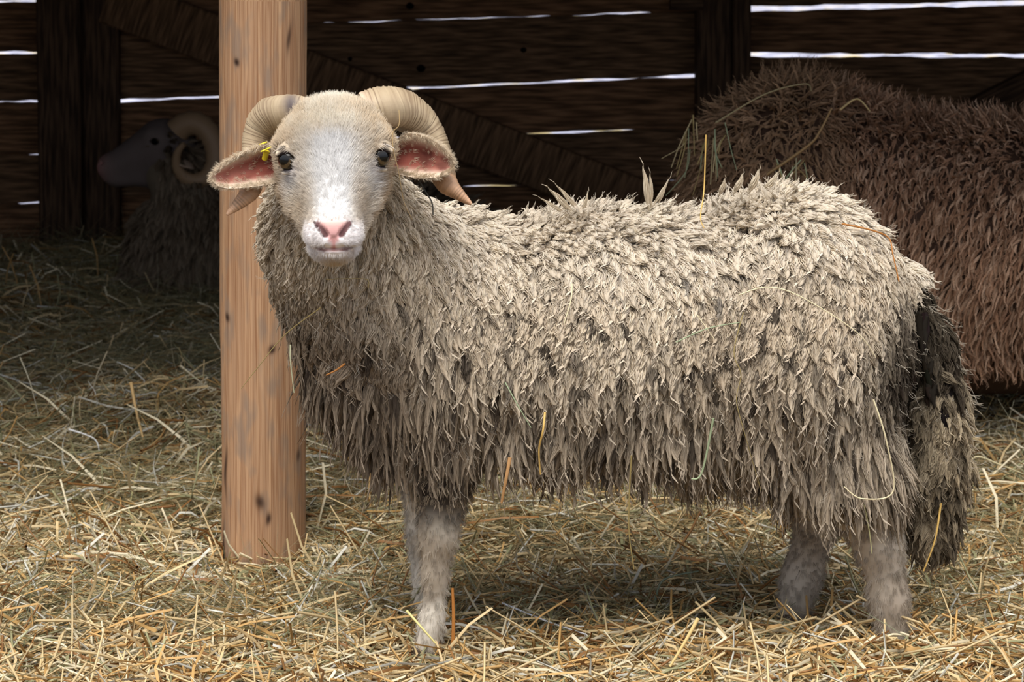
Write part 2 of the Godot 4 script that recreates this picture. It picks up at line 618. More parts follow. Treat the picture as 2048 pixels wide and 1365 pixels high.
func make_post() -> void:
	var zc := -3.475
	var foot := W(517, 1118, zc + 0.07)
	foot.y = floor_height(foot.x, zc) - 0.03
	foot.z = zc
	var head := W(525.5, 0, zc)
	var top := foot + (head - foot) * ((1.5 - foot.y) / (head.y - foot.y))
	# bark-free log, texture drawn once: long grain, grey weathering, cracks and small knots
	var w := 512
	var h := 1024
	var im := Image.create(w, h, false, Image.FORMAT_RGB8)
	var hm := Image.create(w, h, false, Image.FORMAT_L8)
	var n := FastNoiseLite.new()
	n.seed = 11
	n.frequency = 1.0
	n.fractal_octaves = 3
	var tan_ := Vector3(176, 138, 106)
	var lite := Vector3(206, 166, 128)
	var brown := Vector3(128, 84, 54)
	var grey := Vector3(140, 122, 108)
	# knots and cracks: (u, v of the visible stretch, size u, size v, strength)
	var marks := [[.42, .10, .010, .006, 1.0], [.55, .58, .012, .007, 1.0], [.36, .53, .012, .007, .9], [.50, .845, .016, .012, .8], [.53, .875, .009, .010, .9], [.66, .77, .012, .010, .6], [.345, .80, .010, .04, .9], [.325, .945, .010, .045, 1.0], [.41, .955, .008, .014, .8], [.62, .06, .008, .02, .7], [.6, .3, .006, .008, .5], [.45, .33, .006, .01, .5], [.7, .42, .008, .006, .6]]
	for y in h:
		for x in w:
			var u := float(x) / w
			var v := float(y) / h
			var ca := cos(u * TAU)
			var sa := sin(u * TAU)
			var g1 := n.get_noise_3d(ca * 9.0, sa * 9.0, v * 1.6)
			var g2 := n.get_noise_3d(ca * 40.0, sa * 40.0, v * 4.0 + 9.0)
			var g3 := n.get_noise_3d(ca * 2.2, sa * 2.2, v * 9.0 + 30.0)
			var c := tan_.lerp(lite, clampf(g1 * 0.9 + 0.3, 0, 1))
			c = c.lerp(brown, clampf(g2 * 1.6, 0, 0.6))
			c = c.lerp(grey, clampf(g3 * 1.3 - 0.05, 0, 0.6))
			var dark := 0.0
			for m in marks:
				var du: float = (u - m[0] - 0.006 * sin(v * 60.0)) / m[2]
				var dv: float = (v - m[1]) / m[3]
				var q := du * du + dv * dv
				if q < 6.0:
					dark = maxf(dark, m[4] * exp(-q))
			c = c.lerp(Vector3(52, 36, 28), dark)
			im.set_pixel(x, y, Color(c.x / 255, c.y / 255, c.z / 255))
			var bump := clampf(0.6 + g2 * 0.35 + g1 * 0.15 - dark * 0.5, 0, 1)
			hm.set_pixel(x, y, Color(bump, bump, bump))
	var m := StandardMaterial3D.new()
	m.albedo_texture = ImageTexture.create_from_image(im)
	m.heightmap_enabled = true
	m.heightmap_texture = ImageTexture.create_from_image(hm)
	m.heightmap_scale = 0.12
	m.roughness = 0.7
	m.metallic_specular = 0.3
	var hp := Heap.new()
	var rows := 160
	var sides := 64
	var length := foot.distance_to(top)
	var seen := foot.distance_to(head)                  # the stretch that the texture spans once
	for i in rows + 1:
		var t := float(i) / rows
		var y := t * length
		var r0 := lerpf(0.0712, 0.0700, t)
		for s in sides + 1:
			var an := TAU * s / sides
			var rr := r0 + 0.0022 * n.get_noise_3d(cos(an) * 0.9, sin(an) * 0.9, y * 2.2) + 0.0009 * n.get_noise_3d(cos(an) * 4, sin(an) * 4, y * 5.0)
			rr -= 0.003 * exp(-pow((an - TAU * 0.29) / 0.02, 2)) * smooth01(0.42, 0.2, y)
			var d := Vector3(-sin(an), 0, -cos(an))      # u = 0.5 faces the room's front
			hp.v.append(Vector3(0, y, 0) + d * rr)
			hp.n.append(d)
			hp.c.append(Color.WHITE)
			hp.uv.append(Vector2(float(s) / sides, 1.0 - y / seen))
	for i in rows:
		for s in sides:
			hp.quad(i * (sides + 1) + s, (i + 1) * (sides + 1) + s, (i + 1) * (sides + 1) + s + 1, i * (sides + 1) + s + 1)
	var o := put("support_post", hp.mesh(), m)
	var yy := (top - foot).normalized()
	var zz := Vector3(0, 0, 1).slide(yy).normalized()
	o.transform = Transform3D(Basis(yy.cross(zz), yy, zz), foot)
	tag(o, "thick peeled tan log post with cracks, standing in the straw behind the ram's head", "post")


# ------------------------------------------------------------------ straw and hay
func stalk_mesh(kind: int, sd: int) -> ArrayMesh:
	# one stalk of unit length along x, about one unit across; scaled when placed
	var r := RandomNumberGenerator.new()
	r.seed = sd
	var hp := Heap.new()
	var n := 3 if kind < 3 else 4
	var pts := PackedVector3Array()
	var rad := PackedFloat32Array()
	var bow := r.randf_range(-0.1, 0.1) * (2.5 if kind == 3 else 1.0)
	var kink := r.randf_range(0.3, 0.7)
	var ka := r.randf_range(0.25, 0.7) * (1 if r.randf() < 0.5 else -1)
	for i in n + 1:
		var t := float(i) / n
		var p := Vector3(t - 0.5, bow * (1 - pow(2 * t - 1, 2)), bow * 0.6 * sin(t * 4))
		if kind == 2 and t > kink:
			var dx := t - kink
			p = Vector3(kink - 0.5 + dx * cos(ka), p.y + dx * sin(ka), p.z + dx * 0.3)
		pts.append(p)
		rad.append(0.5 * lerpf(1.0, 0.75 if kind != 3 else 0.25, t))
	# widths are given in the y-z plane of the instance; points above are in lengths, so the ring is added in scaled space
	var sides := 4
	var flat := 1.0 if kind == 0 or kind == 2 else 0.16
	for i in n + 1:
		var tw := (0.0 if kind == 0 else 1.4 * (float(i) / n - 0.5) * (1 if sd % 2 else -1))
		for s in sides:
			var an := TAU * (s + 0.5) / sides
			var yy := cos(an) * rad[i]
			var zz := sin(an) * rad[i] * flat
			hp.v.append(Vector3(pts[i].x, yy * cos(tw) - zz * sin(tw), yy * sin(tw) + zz * cos(tw)))
			hp.n.append(Vector3(0, (cos(an) * flat) * cos(tw) - sin(an) * sin(tw), (cos(an) * flat) * sin(tw) + sin(an) * cos(tw)).normalized())
			hp.c.append(Color.WHITE)
			hp.uv.append(Vector2(pts[i].y, pts[i].z))       # the bend, in lengths
	for i in n:
		for s in sides:
			hp.quad(i * sides + s, (i + 1) * sides + s, (i + 1) * sides + (s + 1) % sides, i * sides + (s + 1) % sides)
	# fold the bend in for a typical ratio of length to width
	var ratio := [34.0, 26.0, 34.0, 60.0][kind] as float
	for i in hp.v.size():
		hp.v[i] += Vector3(0, hp.uv[i].x, hp.uv[i].y) * ratio
	return hp.mesh()

func straw_color(r: float) -> Color:
	var b := R(0.8, 1.12)
	var c: Color
	if r < 0.32: c = rgb(216, 190, 142)
	elif r < 0.48: c = rgb(194, 154, 96)
	elif r < 0.68: c = rgb(234, 220, 186)
	elif r < 0.80: c = rgb(148, 104, 58)
	elif r < 0.91: c = rgb(164, 160, 120)
	else: c = rgb(214, 210, 196)
	return Color(c.r * b, c.g * b, c.b * b)

func hay_color() -> Color:
	var r := rng.randf()
	var b := R(0.75, 1.15)
	var c := rgb(144, 136, 98)
	if r < 0.3: c = rgb(172, 150, 104)
	elif r < 0.5: c = rgb(118, 120, 92)
	elif r < 0.6: c = rgb(184, 178, 150)
	return Color(c.r * b, c.g * b, c.b * b)

func make_straw() -> void:
	var bed := base("straw_bedding", Vector3.ZERO)
	tag(bed, "deep loose golden straw and greenish hay bedding over the whole floor", "straw", "", "stuff")
	for k in 8:
		straws.append(stalk_mesh([0, 0, 1, 1, 2, 2, 3, 3][k], 40 + k))
	# armfuls of stalks, laid side by side over the floor: [z near, z far, depth of the layer, share of hay, size of the stalks, stalks]
	for zone in [[-2.45, -2.97, 0.036, 0.06, 1.0, 620, 1], [-2.97, -3.5, 0.034, 0.34, 1.0, 640, 2], [-3.5, -4.85, 0.04, 0.46, 1.1, 500, 4], [-4.85, -6.6, 0.05, 0.6, 1.3, 360, 4]]:
		var heaps := []
		var xs := []
		var cs := []
		var kinds: int = zone[6]
		for kind in kinds:
			var share: float = 1.0 if kinds == 1 else lerpf(0.5, 1.6, float(kind) / (kinds - 1))
			heaps.append(armful(zone[5], zone[2], minf(0.9, zone[3] * share), zone[4]))
			xs.append([])
			cs.append(PackedColorArray())
		var rows := int((zone[0] - zone[1]) / 0.2 + 0.5)
		for r in rows:
			var z: float = zone[0] - (r + 0.5) * (zone[0] - zone[1]) / rows
			var half := -z * 0.262 + 0.14
			var cols := int(2 * half / 0.2) + 1
			for q in cols:
				var x := -half + (q + 0.5) * 2 * half / cols + R(-0.03, 0.03)
				var zz := z + R(-0.03, 0.03)
				var e := 0.08
				var up := Vector3(floor_height(x - e, zz) - floor_height(x + e, zz), 2 * e, floor_height(x, zz - e) - floor_height(x, zz + e)).normalized()
				var tip := Basis(Quaternion(Vector3.UP, up)) * Basis(Vector3.UP, PI / 2 * rng.randi_range(0, 3) + R(-0.12, 0.12))
				var k := clampi(int(kinds * (0.5 + 0.8 * nz.get_noise_2d(x * 110, zz * 110 + 300) + R(-0.3, 0.3))), 0, kinds - 1)
				xs[k].append(Transform3D(tip, Vector3(x, floor_height(x, zz) - 0.014 + R(-0.004, 0.004), zz)))
				var b := R(0.9, 1.06)
				cs[k].append(Color(b, b, b))
		for k in kinds:
			many("straw" if k * 2 < kinds else "hay", heaps[k], M.straw, xs[k], cs[k], bed)

func armful(count: int, deep: float, hay_share: float, size: float) -> ArrayMesh:
	var xs := []
	var cs := []
	for k in 8:
		xs.append([])
		cs.append(PackedColorArray())
	for i in count:
		var hay := rng.randf() < hay_share
		var k := rng.randi_range(6, 7) if hay else [0, 1, 2, 3, 2, 3, 4, 5][rng.randi_range(0, 7)] as int
		var l: float = (R(0.09, 0.24) if hay else R(0.035, 0.13) * R(0.8, 1.5)) * size
		var wd: float = (R(0.0009, 0.002) if hay else (R(0.0024, 0.0052) if k < 2 or k > 3 else R(0.003, 0.008))) * size
		var tilt := rng.randfn(0.0, 0.17)
		if rng.randf() < 0.04: tilt = R(0.35, 1.1)
		if not hay and rng.randf() < 0.3:          # chaff and broken ends
			l *= 0.35
			wd *= 0.8
		var b := Basis.from_euler(Vector3(R(-PI, PI), R(-PI, PI), tilt), EULER_ORDER_YZX) * Basis.from_scale(Vector3(l, wd, wd))
		xs[k].append(Transform3D(b, Vector3(R(-0.115, 0.115), deep * pow(rng.randf(), 0.7) + absf(sin(tilt)) * l * 0.35, R(-0.115, 0.115))))
		cs[k].append(hay_color() if hay else straw_color(rng.randf()))
	return joined_copies(straws, xs, cs)

func joined_copies(kinds: Array, xs: Array, cs: Array) -> ArrayMesh:
	var v := PackedVector3Array()
	var n := PackedVector3Array()
	var c := PackedColorArray()
	var ix := PackedInt32Array()
	for k in kinds.size():
		var src: Array = kinds[k].surface_get_arrays(0)
		var sv: PackedVector3Array = src[Mesh.ARRAY_VERTEX]
		var sn: PackedVector3Array = src[Mesh.ARRAY_NORMAL]
		var si: PackedInt32Array = src[Mesh.ARRAY_INDEX]
		for q in xs[k].size():
			var t: Transform3D = xs[k][q]
			var at := v.size()
			v.append_array(t * sv)
			n.append_array(Transform3D(t.basis.orthonormalized(), Vector3.ZERO) * sn)
			for i in sv.size(): c.append(cs[k][q])
			for i in si: ix.append(i + at)
	var arr := []
	arr.resize(Mesh.ARRAY_MAX)
	arr[Mesh.ARRAY_VERTEX] = v
	arr[Mesh.ARRAY_NORMAL] = n
	arr[Mesh.ARRAY_COLOR] = c
	arr[Mesh.ARRAY_INDEX] = ix
	var m := ArrayMesh.new()
	m.add_surface_from_arrays(Mesh.PRIMITIVE_TRIANGLES, arr)
	return m

var post_at := Vector2.ZERO

func loose(points: Array, wide: float, col: Color, label: String, called := "straw_stalk", group := "", flat := 1.0) -> void:
	# one stalk that can be told apart: points are (place in the frame, z)
	var p := points.map(func(q): return W(q[0], q[1], q[2]))
	var foot: Vector3 = p[0]
	var pts := PackedVector3Array()
	var rad := PackedFloat32Array()
	var n := maxi(10, 6 * points.size())
	for i in n + 1:
		var t := float(i) / n
		pts.append(spline(p, t) - foot)
		rad.append(wide / 2 * lerpf(1.0, 0.6, t))
	var hp := Heap.new()
	hp.tube(pts, rad, 6, col, flat)
	var o := put(called, hp.mesh(), M.straw)
	o.position = foot
	tag(o, label, "straw stalk" if called == "straw_stalk" else "hay stem", group)


# ------------------------------------------------------------------ wool
func lock_mesh(sd: int, strands: int, wave: float, plump: float, crimp: float, hook: float, taper := 2.2) -> ArrayMesh:
	# one lock of unit length along y, unit half-width; its outer side looks towards z. A bundle of fine fibres round a soft core, gathered to a wispy point
	var r := RandomNumberGenerator.new()
	r.seed = sd
	var hp := Heap.new()
	var n := 7
	var ph := r.randf_range(0, 6)
	var axis := func(t: float) -> Vector3:
		return Vector3(sin(t * 5.0 + ph) * wave * t + hook * t * t * 0.6, t, 0.55 * sin(PI * minf(t, 1.0)) * plump + cos(t * 4.3 + ph) * wave * 0.6 * t)
	var wide := func(t: float) -> float:
		var up := 0.6 + 0.4 * smoothstep(0.0, 0.4, t)
		return plump * up * (1.0 - pow(clampf((t - 0.35) / 0.65, 0, 1), taper)) + 0.015
	var pts := PackedVector3Array()
	var rad := PackedFloat32Array()
	for i in n + 1:
		var t := float(i) / n
		pts.append((axis as Callable).call(t * 0.95))
		rad.append((wide as Callable).call(t) * 0.62)
	hp.tube(pts, rad, 8, Color(0.8, 0.78, 0.75), 0.8, Vector3.BACK, false)
	for s in strands:
		var an := r.randf_range(-0.6, PI + 0.6)                 # fibres show on the outer side
		var rr := sqrt(r.randf_range(0.3, 1.1))
		var off := Vector3(cos(an) * rr, 0, sin(an) * rr * 0.85)
		var wisp := s < 3
		var end := r.randf_range(1.05, 1.3) if wisp else r.randf_range(0.75, 1.05)
		var from := r.randf_range(0.0, 0.3)
		var q := PackedVector3Array()
		var w := PackedFloat32Array()
		var p2 := r.randf_range(0, 6)
		for i in n + 1:
			var t := lerpf(from, end, float(i) / n)
			var a: Vector3 = (axis as Callable).call(t)
			var e: float = (wide as Callable).call(minf(t, 1.0))
			q.append(a + off * e + Vector3(sin(t * 15.0 + p2), 0, cos(t * 14.0 + p2)) * crimp * (0.4 + t) + (Vector3(sin(t * 9 + p2), 0, 0.3) * 0.5 * maxf(0.0, t - 0.9) * 3.0 if wisp else Vector3.ZERO))
			w.append(plump * 0.095 * (1.0 - 0.75 * pow(float(i) / n, 2.0)))
		var sh := r.randf_range(0.84, 1.14)
		hp.tube(q, w, 3, Color(sh, sh * r.randf_range(0.97, 1.0), sh * r.randf_range(0.93, 1.0)), 1.0, Vector3.BACK, false)
	return hp.mesh()

func curl_mesh(sd: int, amp: float, turns: float) -> ArrayMesh:
	# a few loose fibres that stray from the fleece
	var r := RandomNumberGenerator.new()
	r.seed = sd
	var hp := Heap.new()
	for s in 3:
		var pts := PackedVector3Array()
		var rad := PackedFloat32Array()
		var p := r.randf_range(0, 6)
		var lean := Vector3(r.randf_range(-0.3, 0.3), 0, r.randf_range(-0.2, 0.3))
		for i in 15:
			var t := i / 14.0
			pts.append(Vector3(sin(t * turns + p) - sin(p), 0, cos(t * turns * 0.9 + p) - cos(p)) * amp * t + Vector3(0, t, 0) + lean * t * t)
			rad.append(0.011 * (1.0 - 0.7 * t))
		hp.tube(pts, rad, 3, Color.WHITE, 1.0, Vector3.BACK, false)
	return hp.mesh()

func fur_mesh(sd: int) -> ArrayMesh:
	# a tuft of short flat-lying hairs, one unit long
	var r := RandomNumberGenerator.new()
	r.seed = sd
	var hp := Heap.new()
	for s in 7:
		var pts := PackedVector3Array()
		var rad := PackedFloat32Array()
		var at := Vector3(r.randf_range(-0.35, 0.35), 0, r.randf_range(-0.3, 0.3))
		var lean := Vector3(r.randf_range(-0.25, 0.25), 0, r.randf_range(-0.05, 0.3))
		var len_ := r.randf_range(0.7, 1.15)
		for i in 5:
			var t := i / 4.0
			pts.append(at + Vector3(0, t * len_, 0) + lean * t * t + Vector3(0, 0, 0.12 * sin(t * 2.6)))
			rad.append(0.034 * (1.0 - 0.85 * t))
		var sh := r.randf_range(0.9, 1.08)
		hp.tube(pts, rad, 3, Color(sh, sh, sh), 1.0, Vector3.BACK, false)
	return hp.mesh()

func along(dir: Vector3, out: Vector3, len_: float, wide: float, at: Vector3) -> Transform3D:
	var y := dir.normalized()
	var z := out.slide(y)
	z = z.normalized() if z.length() > 1e-4 else Vector3(0, 0, 1).slide(y).normalized()
	return Transform3D(Basis(y.cross(z) * wide, y * len_, z * wide), at)

func grow(part: Node3D, meshes: Array, names: Array, mat: Material, spots: Spots, count: int, origin: Vector3, rule: Callable) -> void:
	# rule(place, normal) gives [which mesh, direction, length, width, colour] or nothing
	var xs := []
	var cs := []
	for k in meshes.size():
		xs.append([])
		cs.append(PackedColorArray())
	for i in count:
		var s := spots.pick(rng)
		var g: Array = rule.call(s[0], s[1])
		if g.is_empty():
			continue
		var k: int = g[0]
		xs[k].append(along(g[1], s[1], g[2], g[3], s[0] - origin))
		cs[k].append(g[4])
	for k in meshes.size():
		many(names[k], meshes[k], mat, xs[k], cs[k], part)


# ------------------------------------------------------------------ the ram in front
var head_at := Transform3D.IDENTITY
var head_far := 2.8

func hp_(px: float, py: float, zl: float) -> Vector3:       # a place on the head, from where it stands in the frame and its height towards the viewer
	var s := (head_far - zl) / FPX
	return Vector3((px - 665.0) * s, (340.0 - py) * s, zl)

func face_color(p: Vector3, _n: Vector3) -> Color:
	# p in the head's own axes
	var cream := rgb(240, 230, 212)
	var white := rgb(250, 248, 246)
	var tanc := rgb(216, 188, 150)
	var t := nz.get_noise_3d(p.x * 2600, p.y * 2600, p.z * 2600) * 0.5 + 0.5
	var c := cream.lerp(tanc, clampf(t * 1.1 - 0.25 + 9.0 * (absf(p.x) - 0.03), 0, 1))
	var blaze := exp(-pow(p.x / 0.034, 2)) * smooth01(0.062, 0.03, p.y) * smooth01(-0.002, 0.04, p.z)
	c = c.lerp(white, clampf(blaze * 1.25, 0, 1))
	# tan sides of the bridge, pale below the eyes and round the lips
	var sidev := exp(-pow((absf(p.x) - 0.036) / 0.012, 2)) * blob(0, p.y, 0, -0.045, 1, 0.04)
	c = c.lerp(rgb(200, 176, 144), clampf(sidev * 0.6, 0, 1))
	c = c.lerp(white, clampf(blob(absf(p.x), p.y, 0.05, -0.012, 0.012, 0.022) * 0.9, 0, 1))
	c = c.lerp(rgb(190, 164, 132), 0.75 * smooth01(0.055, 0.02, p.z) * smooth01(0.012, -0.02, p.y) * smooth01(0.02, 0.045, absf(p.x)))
	var mz := smooth01(-0.058, -0.075, p.y) * smooth01(0.075, 0.095, p.z) * smooth01(0.044, 0.032, absf(p.x))
	c = c.lerp(rgb(246, 240, 238), mz)
	c = c.lerp(rgb(232, 204, 150), blob(p.x, p.y, 0, -0.119, 0.03, 0.008) * 0.8 * smooth01(0.06, 0.09, p.z))
	if p.z > 0.085:
		# the pink nose between the nostrils, the groove below it, the lips
		var down := clampf((-0.064 - p.y) / 0.022, 0, 1)
		var wid := lerpf(0.019, 0.0055, down)
		var nose := smooth01(wid + 0.004, wid - 0.002, absf(p.x - 0.0)) * smooth01(-0.061, -0.067, p.y) * smooth01(-0.093, -0.086, p.y)
		c = c.lerp(rgb(232, 176, 172), nose)
		c = c.lerp(rgb(226, 200, 180), blob(p.x, p.y, 0, -0.064, 0.018, 0.006) * 0.5)
		c = c.lerp(rgb(214, 150, 146), exp(-pow(p.x / 0.003, 2)) * smooth01(-0.083, -0.088, p.y) * smooth01(-0.103, -0.097, p.y))
		var my := -0.099 + 6.0 * p.x * p.x
		c = c.lerp(rgb(168, 116, 106), exp(-pow((p.y - my + 0.0015) / 0.0022, 2)) * smooth01(0.025, 0.015, absf(p.x)) * 0.9)
		for s in [-1, 1]:
			var q := Vector2(p.x, p.y)
			var a := Vector2(0.0195 * s, -0.067)
			var b := Vector2(0.0098 * s, -0.081)
			var u := clampf((q - a).dot(b - a) / (b - a).length_squared(), 0, 1)
			c = c.lerp(rgb(112, 80, 80), smooth01(0.0046, 0.0025, (q - a - (b - a) * u).length()))
	# dark rims of the eyes
	for s in [0, 1]:
		var ec: Vector3 = eye_at[s]
		var d := p.distance_to(ec)
		c = c.lerp(rgb(40, 30, 30), smooth01(0.021, 0.018, d))
		c = c.lerp(rgb(210, 200, 204), 0.35 * blob(p.x, p.y, ec.x * 0.86, ec.y - 0.016, 0.01, 0.01))
	return c

var eye_at := [Vector3(-0.0545, 0.0135, 0.051), Vector3(0.0595, 0.0165, 0.050)]

func make_head(h: Heap) -> void:
	var f := Field.new(Vector3(-0.115, -0.15, -0.09), Vector3(0.12, 0.125, 0.175), 0.0026)
	var k := 0.03
	f.ball(Vector3(0.004, 0.034, -0.004), Vector3(0.069, 0.052, 0.06), k)               # skull
	f.ball(Vector3(0.004, 0.031, 0.03), Vector3(0.06, 0.053, 0.05), k)               # forehead
	for s in [-1, 1]:
		f.ball(Vector3(0.055 * s + 0.003, 0.026, 0.036), Vector3(0.019, 0.018, 0.024), 0.02)
		f.bone(Vector3(0.03 * s, -0.01, 0.0), 0.037, Vector3(0.011 * s, -0.085, 0.085), 0.02, 0.025)
	f.bone(Vector3(0.003, 0.025, 0.045), 0.049, Vector3(0.001, -0.06, 0.107), 0.031, 0.022)    # bridge of the nose
	f.ball(Vector3(0.0, -0.078, 0.112), Vector3(0.031, 0.026, 0.036), 0.015)               # muzzle
	for s in [-1, 1]:
		f.ball(Vector3(0.014 * s, -0.086, 0.128), Vector3(0.018, 0.0145, 0.018), 0.01)      # lips
		f.ball(Vector3(0.025 * s, -0.08, 0.12), Vector3(0.01, 0.011, 0.014), 0.012)
	f.ball(Vector3(0.0, -0.072, 0.134), Vector3(0.017, 0.012, 0.012), 0.012)               # nose
	f.ball(Vector3(0.0, -0.099, 0.114), Vector3(0.024, 0.0115, 0.026), 0.01)            # chin
	f.bone(Vector3(0.0, -0.095, 0.095), 0.018, Vector3(0.0, -0.055, -0.01), 0.04, 0.02)
	# mouth, groove, nostrils, eye sockets
	for s in [-1, 1]:
		f.bone(Vector3(0, -0.099, 0.153), 0.0022, Vector3(0.021 * s, -0.0955, 0.132), 0.0022, 0.005, true)
	f.ball(Vector3(0, -0.099, 0.15), Vector3(0.024, 0.0016, 0.018), 0.005, Basis.IDENTITY, true)
	f.bone(Vector3(0, -0.086, 0.149), 0.0022, Vector3(0, -0.098, 0.149), 0.0022, 0.005, true)
	for s in [-1, 1]:
		f.bone(Vector3(0.0195 * s, -0.067, 0.147), 0.0042, Vector3(0.0098 * s, -0.081, 0.147), 0.0045, 0.004, true)
		var e: Vector3 = eye_at[(s + 1) / 2]
		f.ball(e + Vector3(0.003 * s, 0, 0.004), Vector3(0.0165, 0.0165, 0.0165), 0.004, Basis.IDENTITY, true)
		# lids: a brow over the eye, a thin rim on the nose's side and below
		f.bone(e + Vector3(0.015 * s, 0.007, 0.006), 0.0042, e + Vector3(-0.006 * s, 0.0125, 0.0135), 0.0048, 0.005)
		f.bone(e + Vector3(-0.006 * s, 0.0145, 0.014), 0.0045, e + Vector3(-0.0145 * s, 0.002, 0.014), 0.0035, 0.004)
		f.bone(e + Vector3(-0.0145 * s, 0.002, 0.014), 0.0035, e + Vector3(-0.011 * s, -0.014, 0.011), 0.0035, 0.004)
		f.bone(e + Vector3(-0.011 * s, -0.014, 0.011), 0.0035, e + Vector3(0.008 * s, -0.0165, 0.003), 0.0035, 0.004)
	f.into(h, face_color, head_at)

func make_horn(path: Array, radii: Array, roll: float, rings: int, parent: Node, origin: Vector3, base_c: Color, tip_c: Color, dark: bool) -> void:
	var h := Heap.new()
	var n := 420
	var sides := 24
	var pts := PackedVector3Array()
	for i in n + 1:
		pts.append(spline(path, float(i) / n))
	# carry a frame along the curve
	var t0 := (pts[1] - pts[0]).normalized()
	var a := Vector3(0, 0, 1).slide(t0).normalized()
	for i in n + 1:
		var u := float(i) / n
		var t := (pts[mini(i + 1, n)] - pts[maxi(i - 1, 0)]).normalized()
		a = a.slide(t).normalized()
		var b := t.cross(a)
		var ru := u + 0.006 * sin(u * 61.0) + 0.004 * sin(u * 143.0 + rings)
		var ridge := 0.55 * sin(ru * rings * TAU * (0.75 + 0.5 * u)) + 0.45 * sin(ru * rings * 1.9 * TAU) * (0.6 + 0.4 * sin(u * 19.0)) + 0.4 * sin(u * 40.0 + 2.0 * sin(u * 13.0))
		var r := lerps(radii, u) * (1.0 + 0.03 * ridge * smooth01(1.0, 0.8, u) * smooth01(0.0, 0.06, u))
		for s in sides:
			var an := TAU * s / sides + roll
			# a rounded triangle
			var q := 1.0 + 0.13 * cos(3.0 * (an - roll)) + 0.05 * nz.get_noise_3d(u * 900, s * 40, rings)
			var d := a * cos(an) + b * sin(an)
			h.v.append(head_at * (pts[i] + d * r * q) - origin)
			h.n.append(head_at.basis * d)
			var w := nz.get_noise_3d(u * 3000, s * 9, 40) * 0.9 + 0.4
			var col := base_c.lerp(tip_c, smooth01(0.55, 0.95, u))
			col = col.lerp(rgb(104, 80, 58), 0.75 * clampf(-ridge, 0, 1) * smooth01(0.0, 0.1, u))
			col = col.lerp(rgb(136, 112, 86), 0.5 * clampf(w, 0, 1))
			col = col.lerp(rgb(226, 196, 172), 0.7 * smooth01(0.10, 0.02, u))
			if dark and u < 0.3:
				var at: Vector3 = pts[i] + d * r
				col = col.lerp(rgb(66, 54, 60), 0.95 * blob(at.x, at.y, hp_(586, 214, 0).x, hp_(586, 214, 0).y, 0.010, 0.019) * smooth01(-0.4, 0.1, d.z))
			h.c.append(col)
			h.uv.append(Vector2(float(s) / sides, u))
	for i in n:
		for s in sides:
			h.quad(i * sides + s, (i + 1) * sides + s, (i + 1) * sides + (s + 1) % sides, i * sides + (s + 1) % sides)
	put("horn", h.mesh(), M.horn, parent)

func make_ear(up: Array, low: Array, parent: Node, origin: Vector3, mirror: float) -> Array:
	var nu := 22
	var nv := 16
	var h := Heap.new()
	var front := PackedVector3Array()
	var back := PackedVector3Array()
	var cf := PackedColorArray()
	var cb := PackedColorArray()
	for i in nu:
		var u := float(i) / (nu - 1)
		var a := spline(up, u)
		var b := spline(low, u)
		var w := a.distance_to(b)
		for j in nv:
			var v := float(j) / (nv - 1)
			var p := a.lerp(b, v)
			var s := sin(PI * v)
			p.z -= s * w * 0.42
			var th := 0.0035 * pow(maxf(s, 0.0), 0.4)
			front.append(head_at * p - origin)
			back.append(head_at * (p - Vector3(0, 0, th + 0.0008)) - origin)
			var pink := smooth01(0.10, 0.34, v) * smooth01(0.93, 0.7, v) * smooth01(1.0, 0.72, u)
			var t := nz.get_noise_3d(p.x * 3000, p.y * 3000, 5) * 0.5 + 0.5
			var c := rgb(224, 206, 184).lerp(rgb(190, 126, 110), pink)
			c = c.lerp(rgb(128, 62, 52), pink * smooth01(0.85, 0.25, u) * 0.85)
			c = c.lerp(rgb(88, 46, 38), pink * smooth01(0.45, 0.8, t) * 0.8)
			cf.append(c)
			cb.append(rgb(214, 194, 166))
	h.sheet(front, cf, nu, nv)
	h.sheet(back, cb, nu, nv, true)
	# turn normals: front towards the viewer, back away from him
	var vz := head_at.basis.z
	for i in h.n.size():
		var want := 1.0 if i < nu * nv else -1.0
		if h.n[i].dot(vz) * want < 0: h.n[i] = -h.n[i]
	var ear := put("ear", h.mesh(), M.skin, parent)
	# short hairs on the rims and the back
	var tuft := [fur_mesh(3), fur_mesh(4)]
	var spots := Spots.new(h)
	var mid := head_at * spline(up, 0.0).lerp(spline(low, 0.0), 0.5) - origin
	var tipp := head_at * spline(up, 1.0) - origin
	var rule := func(p: Vector3, n: Vector3) -> Array:
		var q := head_at.affine_inverse() * (p + origin)
		var near := 1.0
		for i in range(0, 21):
			near = minf(near, minf(q.distance_to(spline(up, i / 20.0)), q.distance_to(spline(low, i / 20.0))))
		if near > 0.008 and rng.randf() < 0.93: return []
		var d := (tipp - mid).normalized() * 0.6 + n * R(0.1, 0.4) + soft_random(0.25)
		var l := R(0.004, 0.008)
		var c := rgb(230, 212, 186)
		var b := R(0.85, 1.1)
		return [rng.randi_range(0, 1), d, l, l, Color(c.r * b, c.g * b, c.b * b)]
	var eh := base("ear_hair", Vector3.ZERO, ear)
	grow(eh, tuft, ["hair_tufts", "hair_tufts"], M.hair, spots, 2600, Vector3.ZERO, rule)
	return [ear, front]

